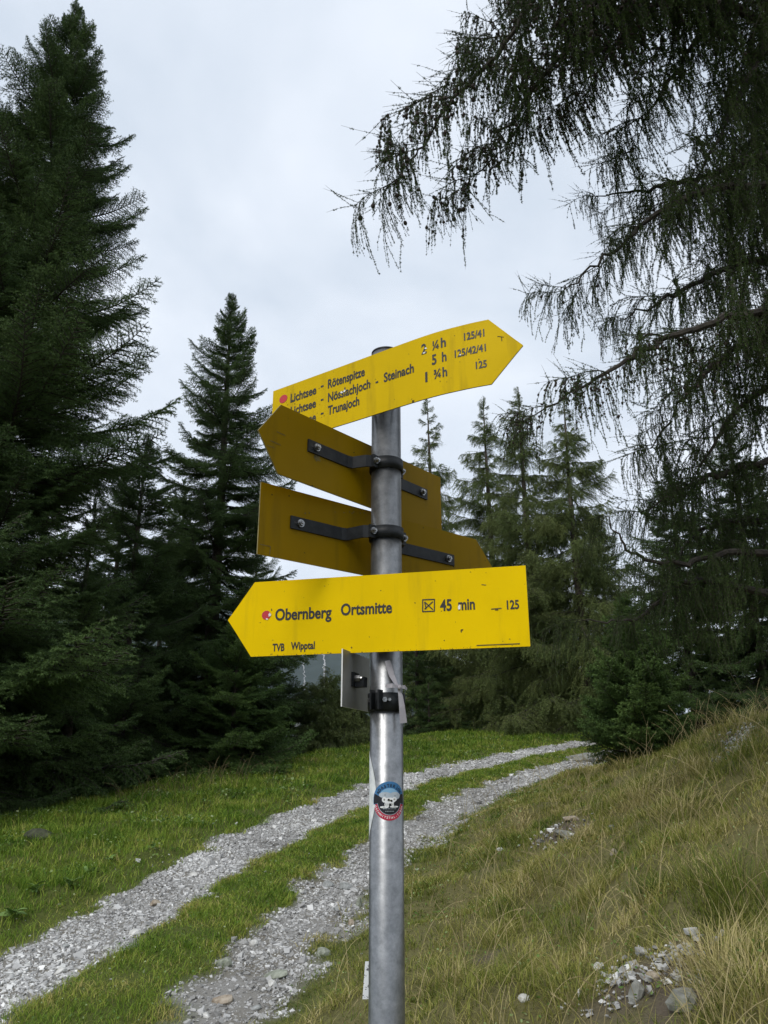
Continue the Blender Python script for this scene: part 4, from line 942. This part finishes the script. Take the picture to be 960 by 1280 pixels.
stroke(B4, 596, 807.0, 650, 804.8, 1.2, M_GRIME, 'scuff'); stroke(B4, 602, 731, 608, 731.6, 0.9, M_GRIME, 'scuff')
stroke(B1, 622, 421, 630, 422, 0.9, M_GRIME, 'scuff'); stroke(B1, 627, 422, 627.6, 427, 0.9, M_GRIME, 'scuff', 0.0024)
stroke(B2, 345, 540, 356, 545, 1.0, M_GRIME, 'scuff'); stroke(B2, 337, 551, 350, 557, 1.0, M_GRIME, 'scuff'); stroke(B2, 333, 557, 342, 560, 0.8, M_GRIME, 'scuff')
disc(B2, 395.5, 572.5, 3.6, M_GRIME, 'bolt_hole', 0.0021, 1.2, 31, 11)
for k in range(14): disc(B3, rg.uniform(375, 455), rg.uniform(640, 622 + 20), rg.uniform(0.4, 1.0), M_GRIME, 'speck', 0.0021, 1, 60 + k, 7)
stroke(B3, 324, 680.5, 337.5, 683.5, 0.9, M_GRIME, 'scuff'); stroke(B3, 337.5, 683.5, 336, 694.5, 0.9, M_GRIME, 'scuff', 0.0023)

# clamps and straps
def arc_band(cx, cy, r0, r1, z0, z1, a0, a1, g, m=0, n=40):
    an = np.linspace(a0, a1, n + 1)
    V = np.concatenate([np.stack([cx + r * np.cos(an), cy + r * np.sin(an), np.full(n + 1, z)], 1) for r, z in ((r0, z0), (r1, z0), (r1, z1), (r0, z1))])
    T = []; N = n + 1
    for i in range(n):
        for a, b in ((0, 1), (1, 2), (2, 3), (3, 0)):
            T += [(a * N + i, b * N + i, b * N + i + 1), (a * N + i, b * N + i + 1, a * N + i + 1)]
    for i in (0, n): T += [(i, N + i, 2 * N + i), (i, 2 * N + i, 3 * N + i)]
    g.add(V, T, m)
def bolt(b, a, z, off, parent, r=0.0052, axis=None):
    g = Geo(); p0 = b.pt(a, z, off); p1 = b.pt(a, z, off + 0.004); p2 = b.pt(a, z, off + 0.0085); p3 = b.pt(a, z, off + 0.0105)
    g.tube([p0, p0 * 0.5 + p1 * 0.5, p1], [r * 1.45] * 3, 14, 0, True); g.tube([p1, p2], [r, r], 6, 0, True); g.tube([p2, p3], [r * 0.62, r * 0.5], 8, 0, True)
    gpart('bolt', g, M_BOLT, parent)
def strap(b, zc, a_l, a_r, sgn=1.0, hh=0.0122):
    """flat strap: along the plate, stepping out to the pole, and a ring round the pole"""
    aa = np.linspace(0, b.L, 2000); q = b.pt(aa, 0 * aa); k = np.argmin(np.hypot(q[:, 0] - PX, q[:, 1] - PY)); ac = aa[k]; dist = np.hypot(q[k, 0] - PX, q[k, 1] - PY)
    th = 0.0035; base = 0.0015 + th / 2
    for side, end in ((-1, a_l), (1, a_r)):
        path = [(end, base), (ac + side * 0.074, base), (ac + side * 0.062, base + 0.004), (ac + side * 0.052, dist - 0.008), (ac + side * 0.044, dist - 0.001), (ac + side * 0.0335, dist + 0.001)]
        g = Geo(); pa = np.array(path)
        tg = np.gradient(pa, axis=0); tg /= np.linalg.norm(tg, axis=1)[:, None]; nm = np.stack([-tg[:, 1], tg[:, 0]], 1) * th / 2
        o, i_ = pa + nm, pa - nm; m = len(pa); V = []; 
        for src in (o, i_):
            for z in (zc + hh, zc - hh): V.append(b.pt(src[:, 0], np.full(m, z), 0.0) + (b.pt(src[:, 0], np.full(m, z), 1.0) - b.pt(src[:, 0], np.full(m, z), 0.0)) * (src[:, 1] * sgn)[:, None])
        T = []
        for k_ in range(m - 1):
            A, B, C, D = k_, m + k_, 2 * m + k_, 3 * m + k_
            T += [(A, B, B + 1), (A, B + 1, A + 1), (C, D + 1, D), (C, C + 1, D + 1), (A, A + 1, C + 1), (A, C + 1, C), (B, D, D + 1), (B, D + 1, B + 1)]
        for k_ in (0, m - 1): T += [(k_, m + k_, 3 * m + k_), (k_, 3 * m + k_, 2 * m + k_)]
        g.add(np.concatenate(V), T); so = gpart('bracket', g, M_DARK, b.obj)
        if sgn > 0:
            gs = Geo(); e0 = end - side * 0.006; sl = np.array([[e0 - side * 0.001, -0.0016], [e0 - side * 0.014, -0.0016], [e0 - side * 0.014, 0.0016], [e0 - side * 0.001, 0.0016]])
            gs.add(b.pt(sl[:, 0], zc + sl[:, 1], base + th / 2 + 0.0004), [(0, 1, 2), (0, 2, 3)]); gpart('slot', gs, M_CAP, b.obj)
            bolt(b, end - side * 0.020, zc, base + th / 2, b.obj)
            # ear with bolt where strap meets the ring
            p = b.pt(ac + side * 0.040, zc, dist + 0.004); ge = Geo()
            tgv = b.pt(ac + 0.01, 0, 0) - b.pt(ac - 0.01, 0, 0); ang = math.atan2(tgv[1], tgv[0])
            ge.box(p, (0.013, 0.005, hh * 2.1), Matrix.Rotation(ang, 4, 'Z')); gpart('clamp_ear', ge, M_DARK, b.obj)
            bolt(b, ac + side * 0.040, zc, dist + 0.0065, b.obj, 0.0046)
    g = Geo(); arc_band(PX, PY, PR + 0.0006, PR + 0.0042, zc - hh, zc + hh, 0, 2 * math.pi, g); gpart('clamp_ring', g, M_DARK, b.obj, True)
strap(B2, 0.574, B2.inv(384, 545)[0], B2.inv(532, 615)[0])
strap(B3, 0.430, B3.inv(362, 655)[0], B3.inv(566, 700)[0])
strap(B1, 0.737, 0.16, 0.46, -1.0); strap(B4, 0.268, 0.14, 0.46, -1.0)

# small aluminium plate seen almost edge-on, and its clamp
d0 = np.array([0.305, 0.952]); a_ = np.array([-0.0745, 1.38]); b_ = a_ + d0 * 0.15
PB = Board([tuple(a_), tuple(b_)], 0.0988, 0.199, None)
V = []; 
for off in (0.0012, -0.0012):
    for aa_, zz_ in ((0, 0.0988), (PB.L, 0.0988), (PB.L, 0.199), (0, 0.199)): V.append(PB.pt(aa_, zz_, off))
plate = part('small_plate', np.array(V), [(0, 1, 2), (0, 2, 3), (4, 6, 5), (4, 7, 6), (0, 3, 7), (0, 7, 4), (1, 5, 6), (1, 6, 2), (3, 2, 6), (3, 6, 7), (0, 4, 5), (0, 5, 1)], [M_ALU, M_ALUE], post,
             [0, 0, 0, 0, 1, 1, 1, 1, 1, 1, 1, 1], False, 'small bare metal plate seen nearly edge-on under the signs')
nrm = np.array([0.952, -0.305])
g = Geo(); c0 = PB.pt(0.060, 0.152, 0); ang = math.atan2(0.952, 0.305)
nn = PB.pt(0.06, 0.152, 1.0) - c0; sg = 1.0 if (nn[0] * (PX - c0[0]) + nn[1] * (PY - c0[1])) > 0 else -1.0
rotm = Matrix.Rotation(ang, 4, 'Z')
g.box(PB.pt(0.060, 0.150, sg * 0.0035), (0.030, 0.004, 0.026), rotm); g.box(PB.pt(0.064, 0.146, sg * 0.013), (0.020, 0.018, 0.018), rotm); gpart('clamp_block', g, M_DARK, plate)
g = Geo(); pA = PB.pt(0.055, 0.152, sg * 0.0055)[:]; g.tube([pA, pA + nn * sg * 0.010], [0.006, 0.006], 6, 0, True); g.tube([pA + nn * sg * 0.010, pA + nn * sg * 0.0135], [0.0036, 0.003], 8, 0, True); gpart('bolt', g, M_BOLT, plate)
g = Geo(); arc_band(PX, PY, PR + 0.0006, PR + 0.0045, 0.094, 0.126, 0, 2 * math.pi, g); ring = gpart('clamp_ring', g, M_DARK, post, True)
for phi in (-38, -16):
    a = R(-90 + phi); c = np.array([PX + (PR + 0.011) * math.cos(a), PY + (PR + 0.011) * math.sin(a), 0.113]); g = Geo()
    g.box(c, (0.016, 0.0030, 0.034), Matrix.Rotation(R(-90 - 27), 4, 'Z')); gpart('clamp_ear', g, M_DARK, ring)
for phi, rr_ in ((-52, 0.0042), (-4, 0.0046), (8, 0.003)):
    a = R(-90 + phi); c = np.array([PX + (PR + 0.005) * math.cos(a), PY + (PR + 0.005) * math.sin(a), 0.113]); dd = np.array([math.cos(a), math.sin(a), 0]) * 0.006
    g = Geo(); g.tube([c, c + dd], [rr_, rr_], 6, 0, True); gpart('bolt', g, M_BOLT, ring)

# things stuck on the pole: sheets that follow its curve
def cyl(phi_deg, z, off):
    a = np.radians(np.asarray(phi_deg, float) - 90); r = PR + off
    return np.stack([PX + r * np.cos(a), PY + r * np.sin(a), np.asarray(z, float) + 0 * a], -1)
def zpix(py):                                              # height on the near face of the pole
    d = ray(484, py); return d[2] * (PY - PR * 0.9) / d[1]
g = Geo(); rows = np.linspace(0, 1, 18); V = []; T = []
for t in rows:
    z = zpix(938 + (1052 - 938) * t); w = 62 * math.sin(math.pi * min(1, t * 0.95 + 0.02)) ** 0.8 * (1 - 0.25 * t); 
    for q in np.linspace(0, 1, 10): V.append(cyl(-92 + w * q, z, 0.0006))
for i in range(len(rows) - 1):
    for k in range(9): a = i * 10 + k; T += [(a, a + 1, a + 11), (a, a + 11, a + 10)]
g.add(V, T); gpart('torn_sticker', g, M_PAPER, post, True, 'torn white sticker remains wrapped on the left of the pole')
# round sticker
ZC = zpix(1001); PHC = 10.0; SR = 0.0305
def sdisc(name, mat, fun, off, parent, rings=7, seg=48, lab=None, a0=0, a1=2 * math.pi, r_in=0.0, r_out=1.0, cx=0, cz=0, sx=1, sz=1):
    V = []; T = []; an = np.linspace(a0, a1, seg + 1)
    for r in np.linspace(r_in, r_out, rings): 
        u = (cx + r * np.cos(an) * sx) * SR; w = (cz + r * np.sin(an) * sz) * SR * 1.04; V.append(cyl(PHC + np.degrees(u / PR), ZC + w, off))
    V = np.concatenate(V); N = seg + 1
    for i in range(rings - 1):
        for k in range(seg): a = i * N + k; T += [(a, a + 1, a + N + 1), (a, a + N + 1, a + N)]
    return part(name, V, T, mat, parent, None, True, lab)
def fm(name, c): return plain_mat(name, tuple(v * 0.9 for v in c), tuple(min(1, v * 1.05) for v in c), 120, 0.45)
MB_, MR_, MK_, MS_, MG_ = fm('sticker_blue', (0.045, 0.17, 0.36)), fm('sticker_red', (0.50, 0.02, 0.06)), fm('sticker_black', (0.016, 0.016, 0.022)), fm('sticker_sky', (0.22, 0.42, 0.62)), fm('sticker_grey', (0.42, 0.47, 0.52))
st = sdisc('round_sticker', MR_, None, 0.0004, post, lab='round hut sticker, blue above and red below, with a white cow')
sdisc('sticker_field', MB_, None, 0.0007, st, a0=R(-12), a1=R(192), r_in=0.0)
sdisc('sticker_rim', MG_, None, 0.0009, st, rings=2, r_in=0.70, r_out=0.73, a0=R(188), a1=R(352))
sdisc('sticker_field', MK_, None, 0.0010, st, r_out=0.70, a0=R(180), a1=R(360))
sdisc('sticker_field', MK_, None, 0.0011, st, r_out=0.96, a0=R(-10), a1=R(22), r_in=0.0); sdisc('sticker_field', MK_, None, 0.0011, st, r_out=0.96, a0=R(158), a1=R(190))
sdisc('sticker_field', MS_, None, 0.0013, st, r_out=0.66, a0=R(30), a1=R(150))
sdisc('sticker_cloud', MG_, None, 0.0016, st, r_out=0.22, cx=-0.25, cz=0.30, sx=1.6, sz=0.7); sdisc('sticker_cloud', MG_, None, 0.0016, st, r_out=0.22, cx=0.30, cz=0.26, sx=1.5, sz=0.9)
for (cx, cz, sx, sz) in ((-0.02, 0.02, 2.1, 0.95), (-0.30, 0.06, 0.8, 0.9), (0.26, 0.08, 0.9, 0.7), (-0.22, -0.18, 0.4, 1.1), (-0.10, -0.18, 0.35, 1.1), (0.16, -0.18, 0.4, 1.1), (-0.30, -0.32, 1.5, 0.35), (0.25, -0.30, 1.6, 0.3)):
    sdisc('sticker_cow', M_WHITE, None, 0.0019, st, rings=3, seg=14, r_out=0.16, cx=cx, cz=cz, sx=sx, sz=sz)
for (cx, cz) in ((-0.06, 0.06), (0.10, 0.0)): sdisc('sticker_cow', MK_, None, 0.0022, st, rings=2, seg=10, r_out=0.055, cx=cx, cz=cz)
for zz_, k in ((-0.40, 9), (-0.53, 6)):
    for q in range(k): sdisc('sticker_print', MG_, None, 0.0013, st, rings=2, seg=6, r_out=0.028, cx=(q - (k - 1) / 2) * 0.085, cz=zz_, sx=1.2)
def arc_text(txt, rad, a_start, a_end, top, mat, capf):
    n = len(txt)
    for i, ch in enumerate(txt):
        if ch == ' ': continue
        V_, T_ = text_mesh(ch); an = R(a_start + (a_end - a_start) * i / (n - 1)); s_ = capf / _cap
        u = (V_[:, 0] - V_[:, 0].mean()) * s_; w = (V_[:, 1]) * s_
        if top: cx, cz = (rad + w) * math.cos(an) + u * math.sin(an), (rad + w) * math.sin(an) - u * math.cos(an)
        else: cx, cz = (rad - w) * math.cos(an) - u * math.sin(an), (rad - w) * math.sin(an) + u * math.cos(an)
        part('sticker_lettering', cyl(PHC + np.degrees(cx * SR / PR), ZC + cz * SR * 1.04, 0.0015), T_, mat, st)
arc_text('PADASTERJOCH', 0.72, 160, 20, True, MK_, 0.15); arc_text('GSCHNITZTAL-TIROL', 0.91, 200, 340, False, M_WHITE, 0.11)
# narrow paper strip projecting behind the pole near the bottom of the picture
w0 = P(453, 1249, 1.470); w1 = P(466, 1249, 1.466); w2 = P(466, 1202, 1.466); w3 = P(456.5, 1202, 1.470)
V = [np.array(q) for q in (w0, w1, w2, w3)]; V += [q + np.array([0, 0.0012, 0]) for q in V]
part('paper_label', np.array(V), [(0, 1, 2), (0, 2, 3), (4, 6, 5), (4, 7, 6), (0, 4, 5), (0, 5, 1), (3, 2, 6), (3, 6, 7), (0, 3, 7), (0, 7, 4)], ink('speckled_paper', (0.72, 0.74, 0.76), (0.10, 0.10, 0.11), 0.60), post, None, False, 'speckled white label edge sticking out low on the pole')

# strap tied round the clamp
M_TAPE = plain_mat('grey_fabric_tape', (0.30, 0.28, 0.30), (0.44, 0.42, 0.44), 40, 0.8)
tape = thing('tied_ribbon', tuple(cyl(14, zpix(858), 0.012)), 'grey fabric ribbon knotted on the lower clamp, one end dangling', 'ribbon')
TOFF = np.array(tape.location)
def ribbon(name, pts, wid, parent, tw=None):
    pts = np.array(pts, float); g = Geo(); m = len(pts); n_ = np.array([0.45, -0.89, 0]); V = []
    for i in range(m):
        tg = pts[min(i + 1, m - 1)] - pts[max(i - 1, 0)]; sd = np.cross(tg, n_); sd /= np.linalg.norm(sd); w = wid[i] / 2
        V += [pts[i] - sd * w, pts[i] + sd * w, pts[i] + sd * w * 0.9 + n_ * -0.0012, pts[i] - sd * w * 0.9 + n_ * -0.0012]
    T = []
    for i in range(m - 1):
        for a, b in ((0, 1), (1, 2), (2, 3), (3, 0)): T += [(4 * i + a, 4 * i + b, 4 * i + 4 + b), (4 * i + a, 4 * i + 4 + b, 4 * i + 4 + a)]
    T += [(0, 1, 2), (0, 2, 3), (4 * m - 4, 4 * m - 2, 4 * m - 3), (4 * m - 4, 4 * m - 1, 4 * m - 2)]
    link(name, mesh_tris(name, np.array(V) - TOFF, T, M_TAPE, None, None, False), parent)
def cp(px, py, off):
    ph = math.degrees(math.asin(max(-0.97, min(0.97, (px - 485.2) / 21.0)))); return cyl(ph, zpix(py), off)
ribbon('dangling_end', [cp(497, 860, 0.009), cp(498, 870, 0.0115), cp(498.8, 885, 0.013), cp(500, 904, 0.013)], [0.004, 0.009, 0.012, 0.0145], tape)
ribbon('upper_end', [cp(486.5, 826, 0.0015), cp(488.5, 834, 0.002), cp(491.5, 845, 0.003), cp(496, 858, 0.008)], [0.011, 0.0125, 0.011, 0.005], tape)
ribbon('bow', [cp(484.5, 858.5, 0.010), cp(490, 858, 0.014), cp(496, 859, 0.011), cp(501, 859, 0.014), cp(504, 861, 0.012)], [0.006, 0.008, 0.003, 0.007, 0.004], tape)
g = Geo(); k0 = cp(497, 859.5, 0.010) - TOFF; g.tube([k0 + (0, 0, 0.004), k0 + (0.001, -0.002, 0.001), k0 + (0.001, -0.002, -0.002), k0 + (0, 0, -0.005)], [0.002, 0.0042, 0.0042, 0.002], 8, 0, True); link('knot', g.mesh('knot', M_TAPE, True), tape)
print('objects', len(bpy.data.objects), 'tris', sum(len(m.polygons) for m in bpy.data.meshes))

hz, hn, hb = new_mat('haze_air'); hn.nodes.remove(hb)
pv = nd(hn, 'ShaderNodeVolumePrincipled'); pv.inputs['Color'].default_value = (0.66, 0.80, 1.0, 1); pv.inputs['Density'].default_value = 0.00004; pv.inputs['Anisotropy'].default_value = 0.0
hn.links.new(pv.outputs[0], hn.nodes['Material Output'].inputs['Volume'])
g = Geo(); g.box((0, 1000, 270), (13000, 17000, 900)); tag(link('haze', g.mesh('haze', hz)), kind='stuff')
